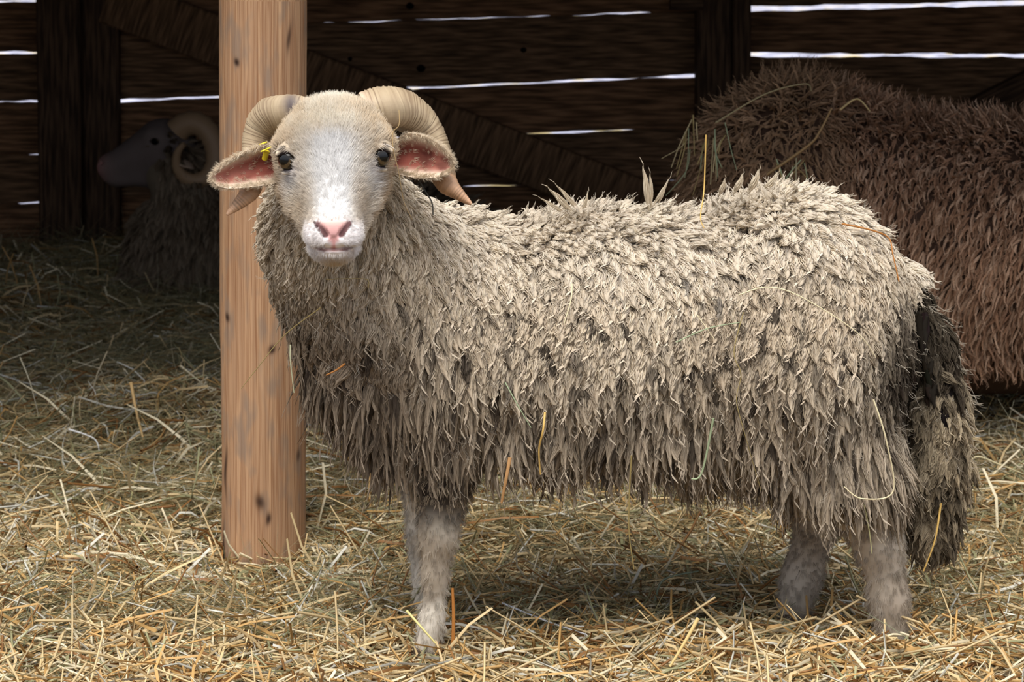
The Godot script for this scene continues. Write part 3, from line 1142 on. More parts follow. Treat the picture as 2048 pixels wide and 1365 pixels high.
func body_color(p: Vector3, _n: Vector3) -> Color:
	# fleece side of the skin above, short-haired legs below
	var t := nz.get_noise_3d(p.x * 700, p.y * 700, p.z * 700) * 0.5 + 0.5
	var wool := rgb(50, 44, 40)  # darkness of the gaps between locks, painted into the skin
	var leg := rgb(222, 213, 198).lerp(rgb(176, 162, 144), smooth01(0.3, 0.7, t))
	if p.x > 0.3:
		leg = leg.lerp(rgb(172, 158, 142), 0.5)
		leg = leg.lerp(rgb(108, 92, 78), 0.6 * smooth01(0.55, 0.8, nz.get_noise_3d(p.x * 1500 + 90, p.y * 500, p.z * 900) * 0.5 + 0.5))
	return leg.lerp(wool, smooth01(0.2, 0.27, p.y + (0.03 if p.x < 0.2 else 0.0)))

func soft_random(d: float) -> Vector3:
	return Vector3(rng.randfn(0, d), rng.randfn(0, d), rng.randfn(0, d))

func fleece_color(p: Vector3) -> Color:
	var t := nz.get_noise_3d(p.x * 420, p.y * 420, p.z * 420) * 0.5 + 0.5
	var c := rgb(230, 216, 194).lerp(rgb(190, 172, 148), clampf(0.1 + t * 0.8, 0, 1))
	# the belly, chest and shoulder are painted a darker brown
	var browner := clampf(smooth01(0.55, 0.22, p.y) * 0.6 + smooth01(-0.02, -0.28, p.x) * smooth01(0.66, 0.46, p.y) * 0.7, 0, 0.9)
	c = c.lerp(rgb(132, 116, 99), browner)
	c = c.lerp(rgb(104, 88, 72), browner * smooth01(0.5, 0.75, t) * 0.6)
	var b := R(0.84, 1.1)
	return Color(c.r * b, c.g * b, c.b * b)

func make_ram() -> void:
	var zc := -3.0
	var root_at := W(1290, 1290, zc)
	root_at.y = 0.0
	var ram := base("sheep", root_at)
	tag(ram, "horned cream white young ram standing side-on, head turned to the viewer, beside the log post", "sheep")
	var hc := W(665, 340, -2.78)
	var bz := (EYE - hc).normalized()
	var bx := Vector3.UP.cross(bz).normalized()
	head_at = Transform3D(Basis(bx, bz.cross(bx), bz), hc)
	head_far = EYE.distance_to(hc)
	# --- body and legs
	var h := Heap.new()
	var f := Field.new(W(500, 1350, -2.6) * Vector3(1, 0, 0) + Vector3(-0.03, -0.05, -3.32), Vector3(0.70, 0.72, -2.66), 0.0125)
	var k := 0.06
	f.ball(W(1260, 684, zc), Vector3(mm(440, zc), mm(240, zc), 0.172), k)
	f.ball(W(900, 690, zc), Vector3(mm(215, zc), mm(215, zc), 0.158), k)
	f.ball(W(1590, 640, zc), Vector3(mm(205, zc), mm(232, zc), 0.165), k)
	f.bone(W(870, 620, zc), mm(160, zc), W(716, 520, -2.93), mm(125, zc), k)                       # neck
	f.ball(W(640, 470, -2.92), Vector3(mm(78, zc), mm(95, zc), 0.075), k)
	f.bone(W(735, 540, -2.95), mm(118, zc), W(672, 385, -2.86), mm(78, zc), k)
	f.ball(W(725, 640, -2.97), Vector3(mm(112, zc), mm(125, zc), 0.115), k)
	var zn := -2.905
	var zf := -3.09
	f.bone(W(1625, 760, zn - .02), mm(155, zn), W(1690, 930, zn), mm(92, zn), k)                   # near thigh
	f.bone(W(1690, 930, zn), mm(92, zn), W(1757, 1085, zn), mm(47, zn), 0.03)
	f.bone(W(1757, 1085, zn), mm(47, zn), W(1778, 1200, zn), mm(37, zn), 0.02)
	f.bone(W(1778, 1200, zn), mm(37, zn), W(1784, 1300, zn), mm(36, zn), 0.02)
	f.bone(W(1600, 800, zf), mm(130, zf), W(1640, 960, zf), mm(75, zf), k)                         # far thigh
	f.bone(W(1640, 960, zf), mm(75, zf), W(1634, 1045, zf), mm(43, zf), 0.03)
	f.bone(W(1634, 1045, zf), mm(43, zf), W(1604, 1150, zf), mm(36, zf), 0.02)
	f.bone(W(1604, 1150, zf), mm(36, zf), W(1586, 1222, zf), mm(36, zf), 0.02)
	f.bone(W(880, 800, zn - .03), mm(110, zn), W(890, 940, zn), mm(66, zn), k)                     # near foreleg
	f.bone(W(890, 940, zn), mm(62, zn), W(876, 1075, zn), mm(38, zn), 0.02)
	f.bone(W(876, 1075, zn), mm(37, zn), W(870, 1150, zn), mm(26, zn), 0.015)
	f.bone(W(870, 1150, zn), mm(26, zn), W(866, 1240, zn), mm(24, zn), 0.015)
	f.bone(W(866, 1240, zn), mm(25, zn), W(850, 1300, zn + .01), mm(27, zn), 0.015)
	f.bone(W(850, 840, zf), mm(90, zf), W(850, 980, zf), mm(42, zf), k)                            # far foreleg
	f.bone(W(850, 980, zf), mm(40, zf), W(845, 1070, zf), mm(31, zf), 0.02)
	f.bone(W(845, 1070, zf), mm(30, zf), W(852, 1240, zf), mm(23, zf), 0.015)
	# tail, hanging from the rump
	var tail := [W(1790, 590, zc), W(1850, 680, zc + .01), W(1878, 800, zc + .02), W(1880, 930, zc + .02), W(1862, 1065, zc + .02)]
	var tr := [48, 36, 42, 42, 34]
	for i in 4:
		f.bone(tail[i], mm(tr[i], zc), tail[i + 1], mm(tr[i + 1], zc), 0.025)
	f.into(h, body_color)
	var skin := Spots.new(h)
	var seam := h.v.size()
	make_head(h)
	var hv := Heap.new()                                  # the head alone, for its fur
	hv.v = h.v.slice(seam)
	hv.n = h.n.slice(seam)
	var whole := Heap.new()
	whole.v = PackedVector3Array()
	for p in h.v:
		whole.v.append(p - root_at)
	whole.n = h.n
	whole.c = h.c
	whole.uv = h.uv
	whole.ix = h.ix
	for i in range(0, h.ix.size()):
		if h.ix[i - i % 3] >= seam:
			hv.ix.append(h.ix[i] - seam)
	put("body", whole.mesh(), M.skin, ram)
	# --- horns, ears, eyes
	var tan_h := rgb(188, 167, 136)
	var tip_h := rgb(206, 160, 124)
	var s1 := (head_far) / FPX
	make_horn([hp_(728, 230, -.008), hp_(765, 222, -.012), hp_(808, 227, -.03), hp_(846, 255, -.045), hp_(872, 302, -.045), hp_(882, 345, -.028), hp_(897, 372, -.008), hp_(941, 411, 0.0)], [38 * s1, 41 * s1, 41 * s1, 34 * s1, 27 * s1, 25 * s1, 20 * s1, 2.5 * s1], 0.5, 46, ram, root_at, tan_h, tip_h, false)
	make_horn([hp_(622, 232, -.008), hp_(592, 227, -.01), hp_(553, 231, -.03), hp_(525, 257, -.045), hp_(511, 302, -.045), hp_(508, 348, -.028), hp_(500, 385, -.008), hp_(455, 427, 0.0)], [38 * s1, 40 * s1, 39 * s1, 30 * s1, 23 * s1, 22 * s1, 20 * s1, 2.5 * s1], 0.5, 46, ram, root_at, tan_h, tip_h, true)
	var earl := make_ear([hp_(580, 304, -.02), hp_(545, 287, -.005), hp_(500, 299, .012), hp_(455, 322, .02), hp_(432, 338, .022), hp_(424, 352, .022)], [hp_(580, 352, -.01), hp_(548, 366, .01), hp_(505, 372, .02), hp_(465, 375, .024), hp_(440, 370, .024), hp_(425, 356, .023)], ram, root_at, -1)
	var earr := make_ear([hp_(778, 292, -.02), hp_(812, 270, -.002), hp_(850, 275, .01), hp_(885, 297, .018), hp_(901, 316, .02), hp_(907, 332, .02)], [hp_(778, 344, -.01), hp_(812, 354, .012), hp_(848, 358, .02), hp_(876, 356, .023), hp_(897, 347, .022), hp_(907, 336, .021)], ram, root_at, 1)
	# yellow tag clipped through the upper rim of one ear
	var tg := Heap.new()
	var ta := head_at * hp_(524, 303, .02) - root_at
	var tb := head_at * hp_(545, 294, .02) - root_at
	tg.tube(PackedVector3Array([ta, ta.lerp(tb, 0.5), tb]), PackedFloat32Array([0.0042, 0.0046, 0.0042]), 8, rgb(226, 206, 40), 0.25, Vector3.UP)
	tg.tube(PackedVector3Array([head_at * hp_(536, 302, .014) - root_at, head_at * hp_(531, 318, .008) - root_at]), PackedFloat32Array([0.0042, 0.0036]), 10, rgb(214, 190, 36), 1.0, Vector3.BACK)
	tg.tube(PackedVector3Array([head_at * hp_(522, 289, -.004) - root_at, head_at * hp_(537, 284, -.004) - root_at]), PackedFloat32Array([0.003, 0.003]), 8, rgb(226, 206, 40), 0.4, Vector3.UP)
	tag(put("ear_tag", tg.mesh(), M.tag, earl[0]), "yellow plastic ear tag")
	for s in 2:
		var ec: Vector3 = eye_at[s]
		var look := Vector3((-0.75 if s == 0 else 0.75), -0.05, 1.0).normalized()
		var eh := Heap.new()
		var nu := 26
		var nv := 30
		var g := PackedVector3Array()
		var cs := PackedColorArray()
		var ez := look
		var ey := Vector3.UP.slide(ez).normalized()
		var ex := ey.cross(ez)
		for i in nu:
			var th := PI * 0.62 * i / (nu - 1)
			for j in nv:
				var ph := TAU * j / (nv - 1)
				var d := ez * cos(th) + (ex * cos(ph) + ey * sin(ph)) * sin(th)
				g.append(head_at * (ec + d * 0.0155) - root_at)
				var lx := sin(th) * cos(ph)
				var ly := sin(th) * sin(ph)
				var c := rgb(30, 22, 20)
				if th < 0.72 and ly < 0.05: c = rgb(96, 78, 54)
				if (lx / 0.55) * (lx / 0.55) + (ly / 0.4) * (ly / 0.4) < 1.0: c = rgb(14, 14, 20)
				cs.append(c)
		eh.sheet(g, cs, nu, nv)
		for i in eh.n.size():
			eh.n[i] = (eh.v[i] + root_at - head_at * ec).normalized()
		put("eye", eh.mesh(), M.eye, ram)
		# a few pale lashes
		var lh := Heap.new()
		for q in 9:
			var u := q / 8.0
			var sgn := -1.0 if s == 0 else 1.0
			var p := ec + Vector3((0.013 - 0.018 * u) * sgn, 0.0115 + 0.004 * sin(u * PI), 0.007 + 0.011 * u)
			lh.tube(PackedVector3Array([head_at * p - root_at, head_at * (p + Vector3(0.004 * sgn, 0.001, 0.007)) - root_at, head_at * (p + Vector3(0.010 * sgn, -0.004, 0.010)) - root_at]), PackedFloat32Array([0.0004, 0.0003, 0.0001]), 3, rgb(226, 214, 200))
		put("eyelashes", lh.mesh(), M.hair, ram)
	# --- hooves
	for q in [[W(846, 1312, zn + .012), .021], [W(1784, 1312, zn + .005), .027], [W(852, 1258, zf), .019], [W(1582, 1236, zf), .024]]:
		var hh := Heap.new()
		for s in [-1, 1]:
			var pts := PackedVector3Array()
			var rad := PackedFloat32Array()
			for i in 6:
				var t := i / 5.0
				pts.append(q[0] + Vector3(-0.012 * t, 0.012 - 0.034 * t, s * q[1] * 0.42) - root_at)
				rad.append(q[1] * lerpf(0.62, 0.8, t))
			hh.tube(pts, rad, 10, rgb(88, 74, 62), 1.0)
		put("hoof", hh.mesh(), M.hoof, ram)
	# --- fleece
	var fleece := base("fleece", Vector3.ZERO, ram)
	var locks := [lock_mesh(1, 34, 0.16, 0.95, 0.09, 0.35, 1.9), lock_mesh(2, 34, 0.2, 1.0, 0.1, -0.4, 1.6), lock_mesh(3, 32, 0.18, 0.9, 0.11, 0.1, 2.3), lock_mesh(4, 22, 0.3, 0.85, 0.08, 0.3, 1.5), lock_mesh(5, 22, 0.36, 0.8, 0.08, -0.35, 1.3), lock_mesh(6, 20, 0.42, 0.8, 0.1, 0.0, 1.6)]
	# (locks are one long and one half wide before scaling, so width below is half a lock's breadth)
	var rule := func(p: Vector3, n: Vector3) -> Array:
		var low := 0.302 if p.x < 0.25 else 0.255                  # where the fleece ends on the legs
		if p.x > 0.25 and p.z < -3.03: low = 0.27
		low += nz.get_noise_2d(p.x * 3000, p.z * 3000) * 0.03
		var on_tail: bool = p.x > 0.555 and p.y < 0.53
		if on_tail or p.y < low: return []
		if n.z < -0.35 and rng.randf() < 0.75: return []
		var hq := head_at.affine_inverse() * p
		if hq.z > -0.02 and hq.y > -0.07 and absf(hq.x) < 0.09: return []
		var lower := smooth01(0.50, 0.34, p.y)
		var front := smooth01(0.02, -0.2, p.x)
		var stringy := clampf(lower * 0.75 + front * 0.8 * smooth01(0.6, 0.48, p.y), 0, 1)
		var g := Vector3.DOWN.slide(n)
		var flow := Vector3(0.5, 0, 0).slide(n)
		var lift := lerpf(0.3, 0.15, stringy) * R(0.5, 1.5)
		var top := smooth01(0.2, 0.85, n.y)
		var d := g * 1.05 + flow * lerpf(0.14, 0.8, top) + n * lift + soft_random(0.15)
		if n.y < -0.45: d = Vector3.DOWN + n * 0.2 + soft_random(0.2)
		var len_ := lerpf(R(0.03, 0.044), R(0.05, 0.088), stringy)
		var w := lerpf(R(0.007, 0.0128), R(0.003, 0.006), stringy)
		if hq.z > -0.14 and p.x < -0.13 and p.y > 0.42:            # the softer ruff round the head
			len_ = R(0.028, 0.045)
			w = R(0.006, 0.01)
		var kk := rng.randi_range(0, 2) if rng.randf() > stringy else rng.randi_range(3, 5)
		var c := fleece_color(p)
		var px := p.x
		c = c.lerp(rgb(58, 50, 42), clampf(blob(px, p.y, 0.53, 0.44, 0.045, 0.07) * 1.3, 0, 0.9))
		c = c.lerp(rgb(74, 64, 54), 0.75 * smooth01(0.62, 0.8, nz.get_noise_3d(px * 700, p.y * 300, 77) * 0.5 + 0.5) * smooth01(0.5, 0.35, p.y))
		c = c.lerp(rgb(150, 146, 110), 0.7 * blob(px, p.y, W(1270, 405, zc).x, 0.63, 0.02, 0.02))
		if rng.randf() < 0.16 * smooth01(0.58, 0.4, p.y): c = c.lerp(rgb(66, 57, 50), R(0.5, 0.95))      # some of the lower locks are much darker
		c = c.lerp(rgb(240, 232, 218), 0.4 * smooth01(0.3, 0.9, n.y))  # top lightening: wool that faces up is painted paler
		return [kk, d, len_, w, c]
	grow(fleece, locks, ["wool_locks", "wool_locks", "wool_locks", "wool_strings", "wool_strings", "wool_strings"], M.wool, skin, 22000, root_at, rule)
	# stray fibres over the fleece
	var curls := [curl_mesh(1, 0.12, 9), curl_mesh(2, 0.18, 7), curl_mesh(3, 0.07, 12)]
	var stray := func(p: Vector3, n: Vector3) -> Array:
		if p.y < 0.27 or (n.z < -0.3 and rng.randf() < 0.6): return []
		var hq := head_at.affine_inverse() * p
		if hq.z > -0.02 and hq.y > -0.07 and absf(hq.x) < 0.09: return []
		var d := Vector3.DOWN.slide(n) * 0.9 + Vector3(0.25, 0, 0) + n * R(0.2, 0.9) + soft_random(0.45)
		var l := R(0.012, 0.05) * R(0.6, 1.0)
		return [rng.randi_range(0, 2), d, l, l * 0.9, fleece_color(p).lerp(rgb(236, 226, 208), 0.45)]
	grow(fleece, curls, ["stray_fibres", "stray_fibres", "stray_fibres"], M.hair, skin, 9000, root_at, stray)
	# --- tail wool, matted and stained
	var tailw := base("tail_wool", Vector3.ZERO, ram)
	var th := Heap.new()
	th.v = h.v
	th.n = h.n
	for i in range(0, h.ix.size(), 3):
		var p := h.v[h.ix[i]]
		if p.x > 0.53 and p.y < 0.56 and h.ix[i] < seam:
			th.ix.append_array(h.ix.slice(i, i + 3))
	var trule := func(p: Vector3, n: Vector3) -> Array:
		if p.x < 0.54 or p.y > 0.55 or p.y < 0.1: return []
		if p.x < 0.575 and p.y < 0.33: return []
		var d := Vector3.DOWN * 1.0 + n * R(0.15, 0.5) + soft_random(0.22)
		var t := nz.get_noise_3d(p.x * 1500, p.y * 900, p.z * 1500) * 0.5 + 0.5
		var c := rgb(204, 188, 160).lerp(rgb(150, 132, 106), t)
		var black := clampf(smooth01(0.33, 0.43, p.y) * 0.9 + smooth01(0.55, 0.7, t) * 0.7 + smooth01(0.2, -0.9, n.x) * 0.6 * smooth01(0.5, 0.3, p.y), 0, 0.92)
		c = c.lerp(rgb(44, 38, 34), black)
		return [rng.randi_range(0, 4), d, R(0.022, 0.042), R(0.004, 0.008), c]
	grow(tailw, locks.slice(0, 5), ["tail_locks", "tail_locks", "tail_locks", "tail_locks", "tail_locks"], M.wool, Spots.new(th), 3200, root_at, trule)
	for q in [[1808, 690, 15, 80], [1828, 742, 12, 60], [1862, 788, 13, 50], [1856, 762, 12, 66], [1892, 842, 11, 52], [1842, 660, 15, 80], [1818, 640, 14, 70]]:
		# a dag: a bunch of stuck-together strands
		var lh := Heap.new()
		for w in 9:
			var pts := PackedVector3Array()
			var rad := PackedFloat32Array()
			var off := Vector3(R(-1, 1) * mm(q[2], zc) * 0.7, R(-0.008, 0.008), R(-0.008, 0.006))
			var ph := R(0, 6)
			var ln: float = q[3] * R(0.7, 1.1)
			for i in 12:
				var t := i / 11.0
				pts.append(W(q[0] + 3 * sin(t * 5 + ph), q[1] + ln * (t - 0.5), -2.935) + off * (1.0 - 0.45 * t) - root_at)
				rad.append(mm(q[2], zc) * R(0.42, 0.5) * sqrt(maxf(0.03, sin(PI * minf(t * 0.9 + 0.1, 1.0)))) * (1.0 + 0.15 * sin(t * 19.0 + ph)))
			var b := R(0.7, 1.4)
			lh.tube(pts, rad, 8, Color(0.022 * b, 0.017 * b, 0.014 * b), 0.8, Vector3.BACK)
		put("matted_clump", lh.mesh(), M.wool, ram)
	# --- short hair on the face, the ears' rims and the legs
	var fur := base("face_hair", Vector3.ZERO, ram)
	var tuft := [fur_mesh(1), fur_mesh(2)]
	var inv := head_at.affine_inverse()
	var nose := Vector3(0, -0.085, 0.15)
	var frule := func(p: Vector3, n: Vector3) -> Array:
		var q := inv * p
		var nn := inv.basis * n
		if q.z < -0.045 or nn.z < -0.5: return []
		for s in 2:
			if q.distance_to(eye_at[s]) < 0.0245: return []
		if q.z > 0.11 and q.y < -0.063 and q.y > -0.105 and absf(q.x) < lerpf(0.023, 0.011, clampf((-0.063 - q.y) / 0.02, 0, 1)): return []
		var away := (q - nose)
		var d := away.slide(nn).normalized() + nn * lerpf(0.08, R(0.15, 0.45), smooth01(0.04, 0.12, away.length())) + soft_random(0.14)
		if q.y < -0.096: d = Vector3(q.x * 6.0, -0.5, 0.3) + nn * 0.4 + soft_random(0.15)
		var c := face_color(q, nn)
		var b := R(0.9, 1.1)
		var near := smooth01(0.03, 0.11, away.length())
		var l := lerpf(0.0042, R(0.008, 0.012), near)
		if q.y > 0.07 and absf(q.x) < 0.06:
			l *= 1.15
			d += Vector3(0, 0.5, 0)
		if q.y < -0.02 and absf(q.x) > 0.045: l *= 1.5
		return [rng.randi_range(0, 1), head_at.basis * d, l, l, Color(c.r * b, c.g * b, c.b * b)]
	grow(fur, tuft, ["hair_tufts", "hair_tufts"], M.hair, Spots.new(hv), 22000, root_at, frule)
	var lfur := base("leg_hair", Vector3.ZERO, ram)
	var lrule := func(p: Vector3, n: Vector3) -> Array:
		if p.y > 0.31 or p.x > 0.57: return []
		var c := body_color(p, n)
		if p.y > 0.22: c = c.lerp(rgb(190, 170, 142), 0.6)
		var b := R(0.7, 1.15)
		var l := R(0.006, 0.011)
		return [rng.randi_range(0, 1), Vector3.DOWN + n * R(0.2, 0.5) + soft_random(0.15), l, l, Color(c.r * b, c.g * b, c.b * b)]
	grow(lfur, tuft, ["hair_tufts", "hair_tufts"], M.hair, skin, 30000, root_at, lrule)
	# tufts that stand up from the back
	var tf := base("back_tufts", Vector3.ZERO, ram)
	var xs := []
	var cs := PackedColorArray()
	for q in [[1140, 412, 1098, 378, 7], [1155, 410, 1112, 370, 5], [1128, 418, 1080, 396, 4], [1296, 400, 1286, 335, 7], [1302, 398, 1300, 350, 5], [1310, 398, 1338, 358, 4], [1318, 396, 1332, 372, 3], [1165, 415, 1176, 385, 4], [1500, 372, 1518, 340, 8], [1530, 372, 1556, 345, 7], [1470, 374, 1486, 348, 7], [1440, 378, 1450, 358, 6], [1585, 385, 1625, 372, 7], [1560, 380, 1592, 362, 7]]:
		var a := W(q[0], q[1] + 8, zc + .02)
		var b := W(q[2], q[3], zc + .03)
		xs.append(along(b - a, Vector3(0, 0, 1), a.distance_to(b), mm(q[4], zc), a - root_at))
		cs.append(rgb(228, 214, 190))
	many("wool_tips", locks[3], M.wool, xs, cs, tf)


# ------------------------------------------------------------------ the brown sheep behind
func make_brown() -> void:
	var zc := -4.3
	var at := W(1950, 880, zc)
	at.y = 0
	var o := base("sheep", at)
	tag(o, "big shaggy dark brown sheep with hay on its rump, standing behind the white ram", "sheep")
	var f := Field.new(Vector3(0.22, -0.04, zc - 0.36), Vector3(1.9, 0.82, zc + 0.36), 0.017)
	var k := 0.07
	f.ball(W(1585, 432, zc), Vector3(mm(212, zc), mm(258, zc), 0.21), k)
	f.ball(W(1990, 528, zc), Vector3(mm(460, zc), mm(262, zc), 0.235), 0.14)
	f.bone(W(1600, 400, zc), 0.19, W(2050, 505, zc), 0.22, 0.08)
	f.ball(W(2330, 480, zc), Vector3(mm(240, zc), mm(240, zc), 0.2), k)
	f.bone(W(2450, 400, zc), 0.12, W(2640, 250, zc), 0.08, k)
	for s in [-1, 1]:
		var z: float = zc + 0.11 * s
		f.bone(W(1600, 560, z), 0.13, W(1640, 760, z), 0.075, k)
		f.bone(W(1640, 760, z), 0.06, W(1660, 900, z), 0.035, 0.03)
		f.bone(W(2350, 640, z), 0.09, W(2360, 900, z), 0.035, 0.05)
	f.ball(W(2720, 300, zc), Vector3(0.12, 0.075, 0.07), k)
	var h := Heap.new()
	f.into(h, func(p: Vector3, _n: Vector3) -> Color: return rgb(70, 52, 42))
	var skin := Spots.new(h)
	var w := Heap.new()
	for p in h.v: w.v.append(p - at)
	w.n = h.n
	w.c = h.c
	w.uv = h.uv
	w.ix = h.ix
	put("body", w.mesh(), M.skin, o)
	var fleece := base("fleece", Vector3.ZERO, o)
	var locks := [lock_mesh(21, 10, 0.5, 0.6, 0.12, 0.5, 1.4), lock_mesh(22, 8, 0.6, 0.6, 0.13, -0.5, 1.4), lock_mesh(23, 7, 0.7, 0.55, 0.15, 0.1, 1.2), curl_mesh(24, 0.16, 8)]
	var x1 := W(1390, 300, zc).x
	var rule := func(p: Vector3, n: Vector3) -> Array:
		if p.y < 0.18 or p.x > 1.75: return []
		if n.z < -0.3 and rng.randf() < 0.75: return []
		var rump := smooth01(x1 + 0.34, x1 + 0.2, p.x)
		var g := Vector3.DOWN.slide(n)
		var d := g * 1.0 + Vector3(lerpf(-0.42, 0.15, rump), 0, 0).slide(n) + n * R(0.25, 0.6) + soft_random(lerpf(0.22, 0.45, rump))
		if n.y < -0.4: d = Vector3.DOWN + soft_random(0.3)
		var t := nz.get_noise_3d(p.x * 500, p.y * 500, 9) * 0.5 + 0.5
		var c := rgb(190, 152, 124).lerp(rgb(146, 110, 86), t)
		c = c.lerp(rgb(232, 200, 172), smooth01(0.55, 0.85, rng.randf()) * 0.6 * (1.0 - rump * 0.6))
		c = c.lerp(rgb(170, 142, 110), rump * 0.6)
		var b := R(0.75, 1.2)
		var kk := rng.randi_range(0, 2) if rng.randf() < 0.8 else 3
		var l := R(0.03, 0.05)
		return [kk, d, l, (R(0.004, 0.0065) if kk < 3 else l * 0.9), Color(c.r * b, c.g * b, c.b * b)]
	grow(fleece, locks, ["wool_locks", "wool_locks", "wool_locks", "stray_fibres"], M.wool, skin, 34000, at, rule)


# ------------------------------------------------------------------ the sheep resting in the dark
func make_resting() -> void:
	var zc := -6.0
	var at := W(640, 590, zc)
	at.y = 0.03
	var o := base("sheep", at)
	tag(o, "white ram with curled horns resting in the dark far corner, seen in profile", "sheep")
	var h := Heap.new()
	var f := Field.new(Vector3(-1.24, -0.03, zc - 0.32), Vector3(0.1, 0.62, zc + 0.3), 0.0125)
	var k := 0.05
	f.ball(W(700, 492, zc), Vector3(mm(315, zc), mm(108, zc), 0.19), k)
	f.ball(W(460, 500, zc), Vector3(mm(135, zc), mm(105, zc), 0.16), k)
	f.bone(W(430, 470, zc), mm(90, zc), W(352, 345, zc), mm(62, zc), k)
	f.bone(W(360, 480, zc), mm(85, zc), W(340, 560, zc), mm(80, zc), k)
	for s in [-1, 1]:
		f.bone(W(360, 560, zc + .1 * s), 0.05, W(270, 588, zc + .11 * s), 0.03, 0.03)
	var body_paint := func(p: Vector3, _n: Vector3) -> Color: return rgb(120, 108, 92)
	f.into(h, body_paint)
	var skin := Spots.new(h)
	var g := Field.new(W(180, 400, zc) + Vector3(0, -0.03, -0.11), W(420, 215, zc) + Vector3(0, 0.02, 0.11), 0.005)
	g.ball(W(338, 292, zc), Vector3(mm(56, zc), mm(52, zc), 0.06), 0.03)
	g.bone(W(318, 290, zc), mm(46, zc), W(228, 332, zc), mm(27, zc), 0.03)
	g.ball(W(222, 336, zc), Vector3(mm(26, zc), mm(24, zc), 0.033), 0.02)
	g.ball(W(232, 356, zc), Vector3(mm(24, zc), mm(13, zc), 0.026), 0.012)
	g.bone(W(236, 356, zc), mm(14, zc), W(335, 345, zc), mm(34, zc), 0.03)
	g.bone(W(345, 330, zc), mm(50, zc), W(372, 380, zc), mm(56, zc), 0.03)
	for s in [-1, 1]:
		g.ball(W(308, 270, zc + .045 * s), Vector3(.028, .016, .016), 0.02)
		g.ball(W(310, 283, zc + .058 * s), Vector3(.013, .010, .013), 0.006, Basis.IDENTITY, true)
		g.ball(W(203, 327, zc + .026 * s), Vector3(.007, .004, .009), 0.004, Basis.IDENTITY, true)
	g.bone(W(190, 352, zc), 0.002, W(262, 348, zc), 0.003, 0.004, true)
	var face := func(p: Vector3, _n: Vector3) -> Color:
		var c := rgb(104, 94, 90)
		var nosep := W(196, 334, zc)
		return c.lerp(rgb(196, 140, 136), clampf(exp(-pow(p.distance_to(nosep) / 0.035, 2)), 0, 0.8))
	g.into(h, face)
	var w := Heap.new()
	for p in h.v: w.v.append(p - at)
	w.n = h.n
	w.c = h.c
	w.uv = h.uv
	w.ix = h.ix
	put("body", w.mesh(), M.skin, o)
	for s in [-1, 1]:
		var e := Heap.new()
		var pts := PackedVector3Array()
		var rad := PackedFloat32Array()
		for i in 9:
			var t := i / 8.0
			pts.append(W(310, 283, zc + .052 * s) + Vector3(0, 0, (t - 0.5) * 0.02) - at)
			rad.append(0.0115 * sqrt(maxf(0.001, 1.0 - pow(2 * t - 1, 2))))
		e.tube(pts, rad, 14, rgb(20, 16, 16), 1.0, Vector3.UP)
		put("eye", e.mesh(), M.eye, o)
		# horn: a full curl beside the cheek
		var hh := Heap.new()
		var q := PackedVector3Array()
		var r := PackedFloat32Array()
		for i in 90:
			var t := i / 89.0
			var an := lerpf(2.3, 2.3 - TAU * 1.02, t)
			var rr := lerpf(1.25, 0.82, t)
			q.append(W(388 + 40 * rr * cos(an), 318 - 44 * rr * sin(an) * (1.35 if t < 0.35 else 1.0), zc + (0.05 + 0.075 * t) * s) - at)
			r.append(mm(lerpf(25, 5, pow(t, 1.3)), zc) * (1.0 + 0.05 * sin(t * 150.0)))
		hh.tube(q, r, 14, rgb(150, 124, 96), 0.85, Vector3.BACK)
		put("horn", hh.mesh(), M.horn, o)
		# ear behind the horn
		var eh := Heap.new()
		var ep := PackedVector3Array()
		var er := PackedFloat32Array()
		for i in 9:
			var t := i / 8.0
			ep.append(W(352 + 34 * t, 318 + 20 * t, zc + (.065 + .07 * t) * s) - at)
			er.append(0.022 * sin(PI * (0.12 + 0.86 * t)) + 0.002)
		eh.tube(ep, er, 10, rgb(190, 168, 146), 0.35, Vector3.UP)
		put("ear", eh.mesh(), M.skin, o)
	var fleece := base("fleece", Vector3.ZERO, o)
	var locks := [lock_mesh(31, 8, 0.15, 0.9, 0.03, 0.2), lock_mesh(32, 8, 0.2, 0.85, 0.04, -0.2)]
	var rule := func(p: Vector3, n: Vector3) -> Array:
		if p.y < 0.05 or n.z < -0.5: return []
		if p.x < W(330, 400, zc).x and p.y > W(330, 400, zc).y: return []
		var d := Vector3.DOWN.slide(n) + n * R(0.25, 0.5) + soft_random(0.18)
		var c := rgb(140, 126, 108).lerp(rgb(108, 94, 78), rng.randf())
		return [rng.randi_range(0, 1), d, R(0.04, 0.065), R(0.008, 0.013), c]
	grow(fleece, locks, ["wool_locks", "wool_locks"], M.wool, skin, 6000, at, rule)


func lie(px: float, py: float) -> float:
	# how far off the bedding's surface is met at that place of the frame
	var z := -2.6
	while z > -6.6:
		var p := W(px, py, z)
		if p.y < floor_height(p.x, z) + 0.03: break
		z -= 0.01
	return z + 0.02

func lying(points: Array) -> Array:
	return points.map(func(q): return [q[0], q[1], lie(q[0], q[1])])

func standing(points: Array) -> Array:
	var low: Array = points[0]
	for q in points:
		if q[1] > low[1]: low = q
	var z := lie(low[0], low[1])
	return points.map(func(q): return [q[0], q[1], z])

